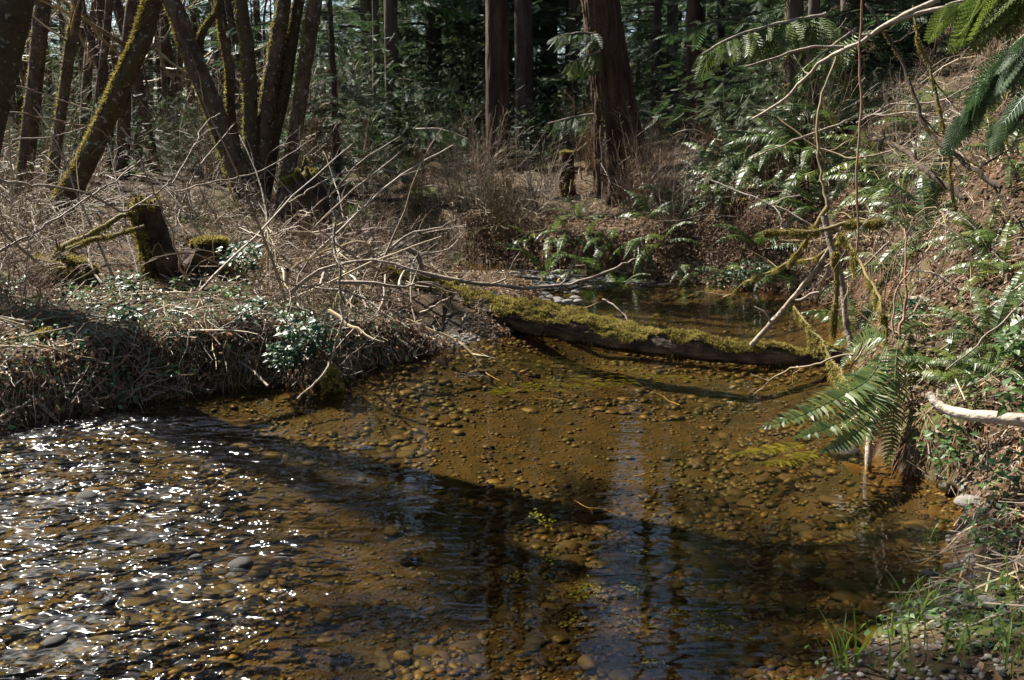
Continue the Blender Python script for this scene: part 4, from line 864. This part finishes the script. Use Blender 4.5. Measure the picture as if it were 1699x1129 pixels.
for i in range(46):
    if i < 18: Y_ = U(17, 30); x_ = at(U(-150, 560), Y_); lb, gr = 'feathery young conifer under the trees of the left wood', 'young conifers of the left wood'
    elif i < 38: Y_ = U(15.5, 22); x_ = at(U(580, 1250), Y_); lb, gr = 'feathery young conifer under the tall conifers', 'young conifers under the tall conifers'
    else: Y_ = U(11.5, 16); x_ = at(U(1250, 1700), Y_); lb, gr = 'feathery young conifer on the shaded upper slope', 'young conifers on the upper slope'
    o = thing('young_conifer', lb, 'tree', (x_, Y_, float(H(x_, Y_)) - .05), gr, U(0, 6.28), U(1.0, 2.0)); k = int(rng.integers(0, 3)); part('foliage', EVG[k][0], o); part('stems', EVG[k][1], o)
for i, (px, Y_) in enumerate([(640, 10.6), (668, 11.2), (705, 11.4), (740, 11.6), (770, 11.5), (836, 11.9), (720, 10.8)]):
    shrub('mossy', at(px, Y_), Y_, U(.6, .95), 'yellowish shoots standing on the flat behind the bar', 'mossed shoots behind the bar')

# ------------------------------------------------------------------ sword ferns
def frond_on(P, side, L, npin=30, wid=.11, fold=.25, name='frond', mats=('fern',)):
    """a once-pinnate frond along polyline P; side = across direction per point"""
    K = len(P); T = nrm(np.gradient(P, axis=0)); side = nrm(side - (side * T).sum(-1, keepdims=True) * T); up = np.cross(T, side)
    mb = MB(); mb.add(*tubes(P, np.linspace(.0035, .001, K) * (L / .7), 3))
    t = np.linspace(.12, .985, npin); k = np.minimum((t * (K - 1)).astype(int), K - 2); f = (t * (K - 1) - k)[:, None]
    o = P[k] * (1 - f) + P[k + 1] * f; tt, ss, uu = T[k], side[k], up[k]
    prof = np.minimum(1, (t - .08) / .18) ** .6 * np.clip(1 - ((t - .3) / .72).clip(0) ** 1.8, .04, 1) * wid * L / .7
    pw = L * .85 / npin * .42
    for s in (-1, 1):
        j = rng.normal(0, .07, (npin, 3)); d = nrm(ss * s + tt * .32 + uu * (-fold + .0) + j); wv = nrm(tt - (tt * d).sum(-1, keepdims=True) * d + uu * rng.normal(0, .25, (npin, 1)))
        l = (prof * U(.85, 1.08, npin))[:, None]; sag = np.array([0, 0, -1.]) * l * .12
        V = np.stack([o - wv * pw, o + wv * pw * 1.05, o + d * l * .55 + wv * pw * .8, o + d * l * .55 - wv * pw * .7 , o + d * l + wv * pw * .3 + sag], 1)
        b = np.arange(npin)[:, None] * 5
        mb.add(V.reshape(-1, 3), np.concatenate([b + [0, 1, 2], b + [0, 2, 3], b + [3, 2, 4]]))
    return mb
def frond_arch(L, lift, bend, npin=30, wid=.10, curl=0.):
    K = 14; u = np.linspace(0, 1, K); a = lift - bend * u ** 1.2; st = L / (K - 1)
    P = np.zeros((K, 3)); P[1:, 0] = np.cumsum(np.cos(a[:-1])) * st; P[1:, 2] = np.cumsum(np.sin(a[:-1])) * st; P[:, 1] = curl * u ** 2 * L
    return frond_on(P, np.tile([0, 1., 0], (K, 1)), L, npin, wid)
FR = {m_: [frond_arch(.8, 1.15, 1.5, 32, .10, .05).mesh('frond', MAT[m_]), frond_arch(.8, .85, 1.5, 32, .095, -.08).mesh('frond', MAT[m_]), frond_arch(.8, .5, 1.5, 30, .09, .1).mesh('frond', MAT[m_]), frond_arch(.8, .1, 1.3, 28, .09, 0).mesh('frond', MAT[m_])] for m_ in ('fern', 'fern_yellow', 'deadfern')}
def fern(label, px, py, Y, sc, nf=13, yellow=0, dead=3, name='sword_fern', az=None, zoff=0., group=None):
    p = D(px, py, Y); z = float(H(p[0], Y)) + .02 + zoff
    o = thing(name, label, 'fern', (p[0], Y, z), group, 0, sc)
    if px > 1050: o.rotation_euler = (U(.3, .55), U(-.3, 0), 0)      # rooted square to the slope
    for i in range(nf):
        a = (i * 2.399 + U(-.3, .3)) if az is None else az + U(-1.1, 1.1)
        kind = 'fern_yellow' if i < yellow else 'fern'
        M = Matrix.Rotation(a, 4, 'Z') @ Matrix.Rotation(U(-.2, .2), 4, 'X') @ Matrix.Scale(U(.75, 1.15), 4)
        part('frond', FR[kind][int(rng.integers(0, 4))], o, M)
    for i in range(dead):
        M = Matrix.Rotation(U(-2.6, -.5), 4, 'Z') @ Matrix.Rotation(U(.5, .9), 4, 'Y') @ Matrix.Scale(U(.7, 1.0), 4)
        part('dead_frond', FR['deadfern'][3], o, M)
for a in [('bright sunlit sword fern at the crest of the far slope', 1300, 235, 11.2, 1.3, 16), ('sword fern with white glinting fronds right of the crest fern', 1352, 262, 10.5, 1.15, 15), ('sword fern drooping below the crest fern', 1268, 285, 10.9, 1.05, 14),
          ('glinting fern left of the crest at the edge of shade', 1235, 268, 11.4, .9, 11), ('fern hanging over the far undercut bank', 1000, 365, 10.95, 1.05, 14), ('smaller fern left of the fern on the undercut bank', 905, 345, 11.2, .9, 12),
          ('low fern at the far waterline with one pale frond', 1030, 450, 10.45, .65, 9), ('fern in the shade of the upper right slope', 1500, 250, 8.0, 1.0, 13, 4), ('fern hanging in the gloom beside the slanting branch', 1545, 310, 7.0, .95, 12, 3),
          ('small fern high on the right leaf litter', 1665, 345, 6.2, .6, 8, 2), ('fern half way up the right bank', 1640, 470, 5.6, .6, 8), ('yellow green fern behind the reddish shoot', 1440, 275, 9.2, 1.05, 13, 9),
          ('fern clump on the shaded rise right of the furrowed fir', 1130, 295, 11.6, .85, 11), ('small fern at the foot of the slim reddish trunk', 1190, 275, 12.2, .8, 10), ('fern on the flat left of the undercut bank', 960, 330, 11.8, .7, 10),
          ('fern beside the rust red stump', 1185, 330, 11.1, .8, 11), ('fern standing against the narrow dark trunk', 1345, 160, 10.6, .9, 10), ('yellow lit fern high on the slope left of the cedar bough', 1490, 185, 8.8, .9, 10, 6),
          ('pale fern at the pool edge behind the mossy branches', 1320, 375, 9.75, .75, 9), ('fern in the tangle at the right end of the pool', 1440, 420, 6.9, .7, 9, 2), ('small fern on the far bank right of the hanging fern', 1080, 345, 11.2, .6, 8)]:
    fern(*a)
def lesser(n, x0, x1, y0, y1, s0, s1, where, az=None, dead=2, edge=.25):
    for i in range(n):
        px = U(x0, x1); Y_ = U(y0, y1)
        if edge is not None and sdist(at(px, Y_), Y_) < edge: continue
        k = int(rng.choice(3, p=(.22, .23, .55))); lk = ['dark green', 'yellowish green', 'half withered'][k]  # the yellowish share puts a sunlit look into the fern colour
        fern(lk + ' fern ' + where, px, 300, Y_, U(s0, s1), 11 if k < 2 else 6, 7 if k == 1 else 0, dead + (5 if k == 2 else 0), az=az, group=lk + ' ferns ' + where)
lesser(8, 1060, 1230, 10.6, 12.2, .6, .95, 'on the far bank between the furrowed fir and the rust red stump')
lesser(11, 1220, 1430, 9.9, 11.8, .7, 1.1, 'on the sunlit slope around the crest ferns')
lesser(11, 1400, 1700, 5.6, 9.5, .5, .9, 'on the tangled right slope')
lesser(12, 1560, 1720, 4.2, 5.8, .3, .5, 'on the leaf litter of the near right bank')
for i in range(13):                          # ferns spilling over the undercut far bank
    px = 870 + 38 * i + U(-10, 10); Y_ = 10.3 if px < 1200 else 9.6
    while sdist(at(px, Y_), Y_) < .10: Y_ += .05
    fern(['fern', 'brown edged fern'][i % 2] + ' spilling over the undercut edge of the far bank', px, 400, Y_, U(.5, .8), 4, 2 if i % 3 == 0 else 0, 9, az=-1.57, group=['ferns', 'brown edged ferns'][i % 2] + ' over the far undercut')
# foreground fern, frond by frond
ff = thing('sword_fern', 'large foreground sword fern hanging over the water at the right bank', 'fern', tuple(D(1488, 565, 4.75)))
def traced_frond(pts, wid, sidepx, mat='fern', npin=36):
    W = np.array([D(a, b, c) for a, b, c in pts]); P = spline(W, 18); L = np.linalg.norm(np.diff(P, axis=0), axis=1).sum()
    s = np.tile(np.array(sidepx, float), (18, 1)); frond_on(P, s, L, npin, wid * .7 / L, .22).build('frond', MAT[mat], ff)
traced_frond([(1492, 562, 4.75), (1486, 600, 4.62), (1484, 660, 4.5), (1480, 730, 4.42), (1474, 800, 4.4)], .115, (1, .25, 0), npin=40)
traced_frond([(1470, 575, 4.75), (1445, 625, 4.55), (1400, 655, 4.42), (1330, 690, 4.3), (1258, 712, 4.25)], .12, (-.2, .85, .35))
traced_frond([(1472, 580, 4.75), (1455, 650, 4.5), (1420, 685, 4.35), (1370, 712, 4.22), (1315, 728, 4.15)], .115, (-.1, .85, .4))
traced_frond([(1475, 585, 4.75), (1460, 660, 4.5), (1435, 705, 4.3), (1400, 735, 4.2), (1360, 752, 4.12)], .10, (.1, .8, .5))
traced_frond([(1478, 575, 4.8), (1450, 600, 4.9), (1425, 640, 4.9), (1400, 690, 4.8)], .10, (.6, .3, .5))
traced_frond([(1495, 565, 4.8), (1520, 600, 4.75), (1525, 650, 4.65), (1520, 720, 4.55)], .09, (.8, .5, .1))
traced_frond([(1490, 560, 4.85), (1515, 540, 5.0), (1545, 545, 5.1), (1570, 575, 5.1)], .08, (.2, .8, .3))
traced_frond([(1480, 565, 4.8), (1450, 560, 4.9), (1420, 575, 5.0), (1395, 610, 5.0)], .09, (.2, .5, .8))
traced_frond([(1488, 600, 4.72), (1470, 680, 4.55), (1448, 760, 4.5)], .08, (1, .3, .2), 'deadfern')
# fronds lying under the water in front of the fern
for i, q in enumerate([[(1345, 735, 4.3), (1280, 745, 4.25), (1205, 758, 4.2)], [(1370, 745, 4.2), (1310, 765, 4.1), (1250, 770, 4.05)]]):
    W = np.array([G(a, b, -.05) for a, b, _ in q]); P = spline(W, 14); L = np.linalg.norm(P[-1] - P[0])
    frond_on(P, np.tile([.3, 1., 0], (14, 1)), L, 26, .09 * .7 / L, .05).build('frond', MAT['fern_yellow'], ff)

# ------------------------------------------------------------------ cedar boughs hanging into the picture
def bough(name, label, pts, mat, nspray, ssz, hang, w0=12, w1=3, template='fine', wood='grey', sprd=.9):
    o, P, R = branch(name, label, pts, w0, w1, wood, cat='bough', wig=.004)
    K = len(P); t = U(.05, 1, nspray) * (K - 1); k = np.minimum(t.astype(int), K - 2); f = (t - k)[:, None]
    so = P[k] * (1 - f) + P[k + 1] * f; tan = nrm(P[k + 1] - P[k]); sid = nrm(np.cross(tan, [0, 0, 1.])) * rng.choice([-1, 1], nspray)[:, None]
    d = nrm(tan * U(.1, .8, nspray)[:, None] + sid * U(.0, sprd, nspray)[:, None] + np.array([0, 0, -1.]) * (hang * U(.5, 1.3, nspray))[:, None])
    upv = nrm(rdir(nspray) * 1.1 + np.array([-.2, -.5, .6]))
    X = frames(d, upv, ssz * U(.55, 1.2, nspray) * (1 - .45 * t / K))
    tv, tf = (SFV, SFF) if template == 'fine' else (SPV, SPF)
    MB().add(*inst(tv, tf, X, so)).build('foliage', MAT[mat], o)
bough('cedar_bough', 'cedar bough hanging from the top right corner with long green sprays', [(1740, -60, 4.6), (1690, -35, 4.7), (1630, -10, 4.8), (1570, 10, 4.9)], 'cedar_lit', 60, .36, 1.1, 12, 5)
bough('cedar_bough', 'shaded cedar bough drooping at the right edge above the leaf litter', [(1760, 10, 4.9), (1700, 60, 5.0), (1650, 110, 5.1), (1600, 190, 5.2)], 'cedar', 60, .36, 1.0, 10, 4)
bough('cedar_bough', 'long cedar bough across the top right with hanging sprays', [(1730, 120, 5.3), (1690, 170, 5.4), (1640, 220, 5.5)], 'cedar', 30, .28, 1.0, 7, 3)
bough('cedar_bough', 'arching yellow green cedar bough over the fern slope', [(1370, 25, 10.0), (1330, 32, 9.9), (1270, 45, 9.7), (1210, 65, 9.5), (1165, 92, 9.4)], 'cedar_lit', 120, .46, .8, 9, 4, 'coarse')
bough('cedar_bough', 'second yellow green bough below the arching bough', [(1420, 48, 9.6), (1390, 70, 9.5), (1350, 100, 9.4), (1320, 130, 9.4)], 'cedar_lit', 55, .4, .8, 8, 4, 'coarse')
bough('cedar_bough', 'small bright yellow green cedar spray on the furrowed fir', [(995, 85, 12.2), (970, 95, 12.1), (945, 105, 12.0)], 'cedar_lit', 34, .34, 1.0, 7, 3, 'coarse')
bough('cedar_bough', 'pale grey green cedar spray left of the furrowed fir', [(1000, 60, 12.4), (965, 55, 12.2), (925, 60, 12.0)], 'hemlock', 30, .36, .5, 7, 3, 'coarse')
bough('cedar_bough', 'grey green cedar spray low beside the furrowed fir', [(985, 190, 12.3), (950, 195, 12.1), (910, 205, 12.0)], 'hemlock', 30, .36, .55, 7, 3, 'coarse')
bough('cedar_bough', 'pale glinting hemlock spray above the twig thicket', [(690, 215, 12.0), (730, 215, 11.9), (775, 230, 11.8)], 'hemlock', 30, .3, .4, 6, 3, 'coarse')
bough('cedar_bough', 'small pale glinting spray below the hemlock spray', [(625, 280, 11.2), (650, 285, 11.1), (675, 292, 11.0)], 'hemlock', 18, .24, .4, 5, 3, 'coarse')

# ------------------------------------------------------------------ leaves, litter, ground cover
LV = np.array([(-.5, 0, .10), (-.12, -.24, .02), (.2, -.17, .10), (.5, 0, -.06), (.15, .26, .18), (-.2, .2, .12), (.0, .0, -.04)], float); LF = np.array([(6, 0, 1), (6, 1, 2), (6, 2, 3), (6, 3, 4), (6, 4, 5), (6, 5, 0)])
def litter(n, r0, r1, a0, a1, s0, s1, mat, name, label, cat, lift=.02, tilt=.5, mask=None, shore=.03, tpl=(LV, LF), xy=None):
    x, y = polar(n, r0, r1, a0, a1) if xy is None else xy; k = sdist(x, y) > shore
    k &= np.hypot(x - BAR[0] - .05, y - BAR[1]) > U(.1, .5, len(x))
    if mask is not None: k &= mask(x, y)
    x, y = x[k], y[k]; m = len(x); nr = nrm(gnormal(x, y) + rdir(m) * tilt)
    X = frames(np.cross(nr, rdir(m)), nr, U(s0, s1, m)); p = onz(x, y) ; p += nr * U(0, lift, m)[:, None]
    o = MB().add(*inst(tpl[0], tpl[1], X, p)).build(name, MAT[mat]); return tag(o, label, cat, None, 'stuff')
litter(33000, 2.3, 16, -40, 42, .02, .045, 'litter', 'leaf_litter', 'brown fallen leaves carpeting the banks', 'leaves', .03, .6, mask=lambda x, y: (y > 3.6) | (U(0, 1, len(x)) < .12))
litter(26000, 3.7, 12.5, 4, 42, .022, .05, 'litter', 'fallen_leaves', 'larger curled dead leaves on the right bank', 'leaves', .05, 1.1, shore=.12)
def kinked(seed):
    g_ = np.random.default_rng(seed); P_ = np.c_[np.linspace(-.5, .5, 4), g_.normal(0, .07, 4), .03 + g_.normal(0, .05, 4)]; V_, F_ = tubes(P_[None], np.array([[.011, .010, .008, .004]]), 3); return V_, F_
litter(5000, 3, 16, -40, 40, .10, .34, 'twig', 'twig_litter', 'fine dry twigs strewn over the ground', 'twigs', .06, .3, tpl=kinked(3))
litter(3500, 3, 16, -40, 40, .08, .30, 'grey', 'twig_litter', 'weathered grey twigs strewn over the ground', 'twigs', .06, .3, tpl=kinked(9))
litter(2600, 4.5, 14, -40, 20, .15, .4, 'straw', 'dry_grass', 'dry flattened grass stalks on the flat ground', 'grass', .1, .35, tpl=kinked(5))
ov = np.array([(0, 0, 0), (.35, -.3, .06), (.45, 0, 0), (.35, .3, .06), (1, 0, -.08)], float), np.array([(0, 1, 2), (0, 2, 3), (1, 4, 2), (2, 4, 3)])
def patches(freq, thr, seed): return lambda x, y: fbm(np.stack([x * freq, y * freq, 0 * x], -1), 3, seed) > thr
litter(30000, 2.6, 15, -40, 42, .015, .042, 'green', 'ground_cover', 'low green leaves sprouting through the litter', 'ground cover', .09, .7, lambda x, y: patches(1.4, .53, 31)(x, y) & ((x < 1.4) | (U(0, 1, len(x)) < .35)), tpl=ov)
litter(6500, 4.6, 7.5, -40, -6, .018, .04, 'ivy', 'ivy', 'dark glossy ivy on the face of the left bank', 'ivy', .12, .8, patches(2.2, .50, 33), .0, ov)
litter(1900, 2.4, 5.0, 18, 42, .012, .03, 'green', 'trailing_leaves', 'pale green trailing leaves over the near right bank', 'ground cover', .12, .9, patches(1.8, .46, 35), .02, ov)
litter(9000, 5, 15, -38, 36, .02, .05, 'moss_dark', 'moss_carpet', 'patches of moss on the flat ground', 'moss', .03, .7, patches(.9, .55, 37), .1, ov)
def bank_xy(n, x0, x1, y0, y1, smax):          # places close to the water's edge only
    x = U(x0, x1, n); y = U(y0, y1, n); k = (sdist(x, y) < smax) & (sdist(x, y) > -.02); return x[k], y[k]
fa = bank_xy(150000, -.6, 3.4, 8.4, 12.4, .55)
litter(0, 0, 0, 0, 0, .025, .06, 'litter', 'bank_litter', 'dead leaves matted over the face of the far bank', 'leaves', .09, 1.2, shore=-.02, xy=fa)
litter(0, 0, 0, 0, 0, .05, .18, 'straw', 'bank_straw', 'pale dead stalks hanging over the far bank', 'stalks', .10, .9, shore=-.02, xy=bank_xy(40000, -.6, 3.4, 8.4, 12.4, .5), tpl=kinked(21))
fb = bank_xy(60000, -4.5, .2, 4.6, 8, .30)
litter(0, 0, 0, 0, 0, .02, .05, 'litter', 'bank_litter', 'dead leaves caught on the face of the left bank', 'leaves', .08, 1.2, shore=-.02, xy=fb)
litter(0, 0, 0, 0, 0, .08, .32, 'grey', 'bank_twigs', 'small broken twigs sticking out of the left bank', 'twigs', .12, .9, shore=-.02, xy=bank_xy(9000, -4.5, -.2, 4.6, 8, .28), tpl=kinked(22))
litter(0, 0, 0, 0, 0, .02, .05, 'ivy', 'ivy', 'glossy leaves overhanging the waterline of the left bank', 'ivy', .14, .9, patches(1.6, .52, 41), -.02, ov, xy=bank_xy(16000, -4.5, -.7, 4.6, 8, .35))
x, y = polar(420, 2.4, 9, -35, 25); kk = sdist(x, y) < -.1; x, y = x[kk], y[kk]; m = len(x); nr = nrm(np.tile([0, 0, 1.], (m, 1)) + rdir(m) * .3)
tag(MB().add(*inst(LV, LF, frames(np.cross(nr, rdir(m)), nr, U(.02, .05, m)), np.stack([x, y, H(x, y) + .02], -1))).build('sunken_leaves', MAT['rot']), 'brown leaves sunk among the stones of the creek bed', 'leaves', None, 'stuff')
def leafy(label, px, py, Y, r, n, s, mat='ivy', name='leafy_plant', group=None):
    p = D(px, py, Y); o = thing(name, label, 'plant', (p[0], Y, float(H(p[0], Y))), group)
    c = p + rdir(n) * np.array([r, r * .7, r * .75]) * (U(0, 1, n) ** .4)[:, None]
    d = nrm(rdir(n, -.6, .4) + (c - p) / r * .6); up = nrm(rdir(n) * .6 + [-.2, -.2, 1.])
    MB().add(*inst(ov[0], ov[1], frames(d, up, s * U(.6, 1.3, n)), c)).build('foliage', MAT[mat], o)
    k = max(4, n // 40); P1, R1 = twigset(np.tile([p[0], p[1] + r * .4, float(H(p[0], Y))], (k, 1)), c[:k] - np.array([p[0], p[1] + r * .4, float(H(p[0], Y))]), np.full(k, r * 1.2), np.full(k, .003), 0, .2, 6)
    MB().add(*tubes(P1, R1, 3)).build('stems', MAT['twig'], o)
leafy('glossy leafy clump hanging over the dark bank corner', 510, 560, 5.95, .16, 260, .05)
leafy('pale leafy clump just left of the bank corner', 470, 592, 5.85, .12, 180, .045)
leafy('light green sprig left of the bank corner clump', 420, 570, 6.1, .08, 70, .04, 'green')
leafy('small leafy plant in the sandbar gravel behind the log', 770, 495, 8.5, .2, 160, .05, 'green')
leafy('leafy plant at the log foot with yellow leaves', 810, 505, 8.3, .16, 120, .05, 'green')
leafy('bright green tuft at the far waterline', 1195, 462, 9.6, .14, 150, .05, 'green')
leafy('dark green bush of small leaves at the far waterline', 1240, 455, 9.4, .22, 260, .045, 'ivy')
leafy('ivy tuft on the rocks right of the moss branches', 1520, 520, 5.4, .12, 140, .04)
leafy('yellow green leaf cluster on the right leaf litter', 1690, 570, 4.4, .12, 60, .06, 'green')
leafy('pale heart shaped leaves near the right edge', 1685, 650, 3.9, .1, 40, .05, 'green')
leafy('drooping pale leaves under the driftwood limb', 1570, 740, 4.1, .14, 110, .034, 'green')
leafy('low leafy plant below the driftwood at the right edge', 1680, 790, 3.5, .13, 90, .04, 'green')
leafy('leafy weeds on the near right shore', 1650, 880, 3.2, .12, 110, .03, 'green')
leafy('evergreen leaves beside the low mossy stump', 400, 425, 7.6, .18, 160, .06, 'ivy')
leafy('green seedlings in the brush left of the snag foot', 380, 490, 7.0, .2, 140, .04, 'green')

for i in range(24):
    Y_ = U(5.3, 7.3); px = U(-20, 560); x_ = at(px, Y_)
    if sdist(x_, Y_) < .06: continue
    k = i % 3; q = D(px, 500, Y_); zz = float(H(x_, Y_)); sc_ = U(.07, .14)
    pp = 564.5 + FPX * math.tan(math.atan2(CAMH - zz - .06, Y_) - TH)
    leafy(['small dark ivy clump', 'fresh light green clump', 'sparse seedling clump'][k] + ' scattered on the top of the left bank', px, pp, Y_, sc_, [130, 80, 50][k], [.045, .035, .04][k], ['ivy', 'green', 'green'][k], 'leafy_plant', ['dark ivy clumps', 'light green clumps', 'seedling clumps'][k] + ' on the left bank')
for i in range(34):                          # long loose canes standing out of the left thicket
    Y_ = U(6.6, 11); px = U(-40, 640); x_ = at(px, Y_)
    if sdist(x_, Y_) < .2: continue
    k = i % 3; o = link('cane', stick_me[int(rng.integers(0, 8))][k]); L_ = U(.9, 2.0); o.location = (x_, Y_, float(H(x_, Y_)) - .05); o.scale = (L_, L_ * .6, L_ * .6); o.rotation_euler = (U(0, 6.28), -U(.35, 1.25), U(0, 6.28))
    lb = ['greyish', 'pale', 'brown'][k] + ' loose cane rising out of the left thicket'; tag(o, lb, 'cane', lb)
# dead arching stems tangled over the right slope
STEM = []
for m_ in ('twig', 'deadfern', 'twig_moss', 'grey'):
    P1, R1 = twigset(np.zeros((1, 3)), np.array([[.35, 0, 1.]]), np.array([1.4]), np.array([.006]), -.1, .1, 14, droop=3.2); mb = MB().add(*tubes(P1, R1, 5))
    P2, R2 = offshoots(P1, R1, 7, .3, .8, .2, -.2, .2, 6); mb.add(*tubes(P2, np.maximum(R2, .0016), 4)); STEM.append(mb.mesh('dead_stem', MAT[m_]))
for i in range(110):
    px = U(1180, 1700); Y_ = U(8.6, 11.6) if px < 1380 else U(4.6, 8.5)
    x_ = at(px, Y_)
    if sdist(x_, Y_) < .15: continue
    k = i % 4; o = link('dead_stem', STEM[k]); o.location = (x_, Y_, float(H(x_, Y_)) - .04); sc_ = U(.35, .95); o.scale = (sc_,) * 3; o.rotation_euler = (U(-.4, .4), U(-.5, .3), U(0, 6.28))
    lb = ['tan', 'rust brown', 'mossy', 'grey'][k] + ' dead stem arching ' + ('over the sunlit slope beside the crest ferns' if px < 1380 else 'over the tangled right bank'); tag(o, lb, 'stem', lb)
n = 260; x = BAR[0] + rng.normal(0, .3, n); y = BAR[1] + rng.normal(0, .22, n); k = np.abs(sdist(x, y)) < .5; x, y = x[k], y[k]; sz = U(.005, .028, len(x)) ** 1.0; o = 0 * x; a = U(0, 6.28, len(x)); c, sn = np.cos(a), np.sin(a)
tag(MB().add(*inst(rock(I1, 7, .5, .35), I1F, np.stack([np.stack([c, sn, o], -1), np.stack([-sn, c, o], -1), np.stack([o, o, 1 + o], -1)], 1) * sz[:, None, None], np.stack([x, y, H(x, y) + .002], -1))).build('bar_gravel', MAT['gravel'], None, True), 'mixed gravel on the small silt bar under the left end of the log', 'gravel', None, 'stuff')
# roots and dead fronds hanging on the undercut banks
for (x0, x1, y0, y1), n, lb, m_ in [((-.4, 3.2, 8.6, 12), 9000, 'brown rootlets and dead fronds hanging over the far undercut bank', 'deadfern'), ((-4.2, -.6, 4.7, 7.5), 3500, 'fine dark roots hanging from the undercut left bank', 'twig'), ((1.5, 3.2, 3.6, 8.5), 3500, 'fine roots hanging over the water from the right bank', 'deadfern')]:
    x = U(x0, x1, n * 3); y = U(y0, y1, n * 3); q = sdist(x, y); k = (q > .02) & (q < .22) & (np.hypot(x - BAR[0], y - BAR[1]) > .6); x, y = x[k], y[k]; n = len(x)
    p = onz(x, y, .02)
    P1, R1 = twigset(p, np.c_[rng.normal(0, .35, (n, 1)), -.5 + rng.normal(0, .2, (n, 1)), np.full((n, 1), -.8)], U(.08, .35, n), U(.0015, .0045, n), -.6, .2, 5)
    P1[..., 2] = np.maximum(P1[..., 2], -.03)
    tag(MB().add(*tubes(P1, R1, 3)).build('hanging_roots', MAT[m_]), lb, 'roots', None, 'stuff')

# ------------------------------------------------------------------ grass and water weeds
def blade_mesh(L, bend, wd):
    K = 8; u = np.linspace(0, 1, K); a = 1.45 - bend * u ** 1.3; P = np.zeros((K, 3)); P[1:, 0] = np.cumsum(np.cos(a[:-1])) * L / (K - 1); P[1:, 2] = np.cumsum(np.sin(a[:-1])) * L / (K - 1)
    ww = wd * np.sin(np.clip(u * .85 + .15, 0, 1) * math.pi) ** .6; ww[-1] = .0003
    V = np.stack([P + np.c_[0 * u, ww, 0 * u], P - np.c_[0 * u, 0 * u, ww * .5], P - np.c_[0 * u, ww, 0 * u]], 1).reshape(-1, 3)
    i = np.arange(K - 1) * 3; F = np.concatenate([np.stack([i, i + 3, i + 4, i + 1], -1), np.stack([i + 1, i + 4, i + 5, i + 2], -1)])
    return MB().add(V, F).mesh('blade', MAT['grass'], True)
BL = [blade_mesh(.22, b, .0035) for b in (.3, .7, 1.2, 1.8)]
def grass(label, px, py, z, n, sc, spread=.04):
    p = G(px, py, z); o = thing('grass_clump', label, 'grass clump', tuple(p))
    for i in range(n):
        M = Matrix.Translation((U(-spread, spread), U(-spread, spread), -.01)) @ Matrix.Rotation(U(0, 6.28), 4, 'Z') @ Matrix.Scale(sc * U(.5, 1.15), 4); part('blade', BL[int(rng.integers(0, 4))], o, M)
for a in [('tall bright grass clump at the bottom edge by the shore', 1400, 1128, .0, 16, 1.0), ('bright grass clump growing around the rounded grey stone', 1525, 1035, .03, 18, .9, .06), ('single grass tuft standing in the dark water', 1060, 990, -.02, 4, .5, .01),
          ('short grass on the mud beside the pool', 1550, 905, .04, 8, .45), ('grass tuft at the right edge above the leaning stick', 1680, 985, .15, 10, .7), ('grass at the foot of the leaning stick', 1620, 1085, .1, 14, .7, .06), ('small grass tuft left of the rounded grey stone', 1470, 1060, .02, 8, .6), ('grass tuft at the bottom right corner', 1690, 1100, .15, 14, .8, .06), ('drooping grass left of the leaning stick', 1560, 1090, .06, 12, .7, .05), ('grass blades at the very bottom edge', 1480, 1125, .04, 12, .8, .05)]:
    grass(*a)
for i in range(26):
    px, py = (U(830, 1060), U(850, 1060)) if i < 17 else (U(1040, 1250), U(1020, 1129))
    q = G(px, py, -.09); o = thing('water_weed', 'tuft of bright green water weed among the sunken stones', 'water plant', tuple(q), 'green weed tufts on the stream bed')
    m = 22; c = rng.normal(0, .022, (m, 3)) * [1, 1, .3]; c[:, 2] = np.abs(c[:, 2]) + .015
    MB().add(*inst(ov[0], ov[1], frames(rdir(m, -.2, .5), np.tile([0, 0, 1.], (m, 1)), U(.008, .02, m)), c + q)).build('leaves', MAT['weed'], o)
n = 170; t = U(0, 1, n); q = np.array([G(820 + 330 * a, 650 - 26 * a + rng.normal(0, 5), -.14) for a in t])
d = nrm(np.c_[U(-1, -.3, n), U(-.6, .1, n), U(0, .25, n)])
tag(MB().add(*inst(ov[0] * [1, .25, 1], ov[1], frames(d, np.tile([0, 0, 1.], (n, 1)), U(.04, .12, n)), q)).build('submerged_grass', MAT['fern_yellow']), 'band of golden green weed trailing under the pool surface', 'water weed', None, 'stuff')
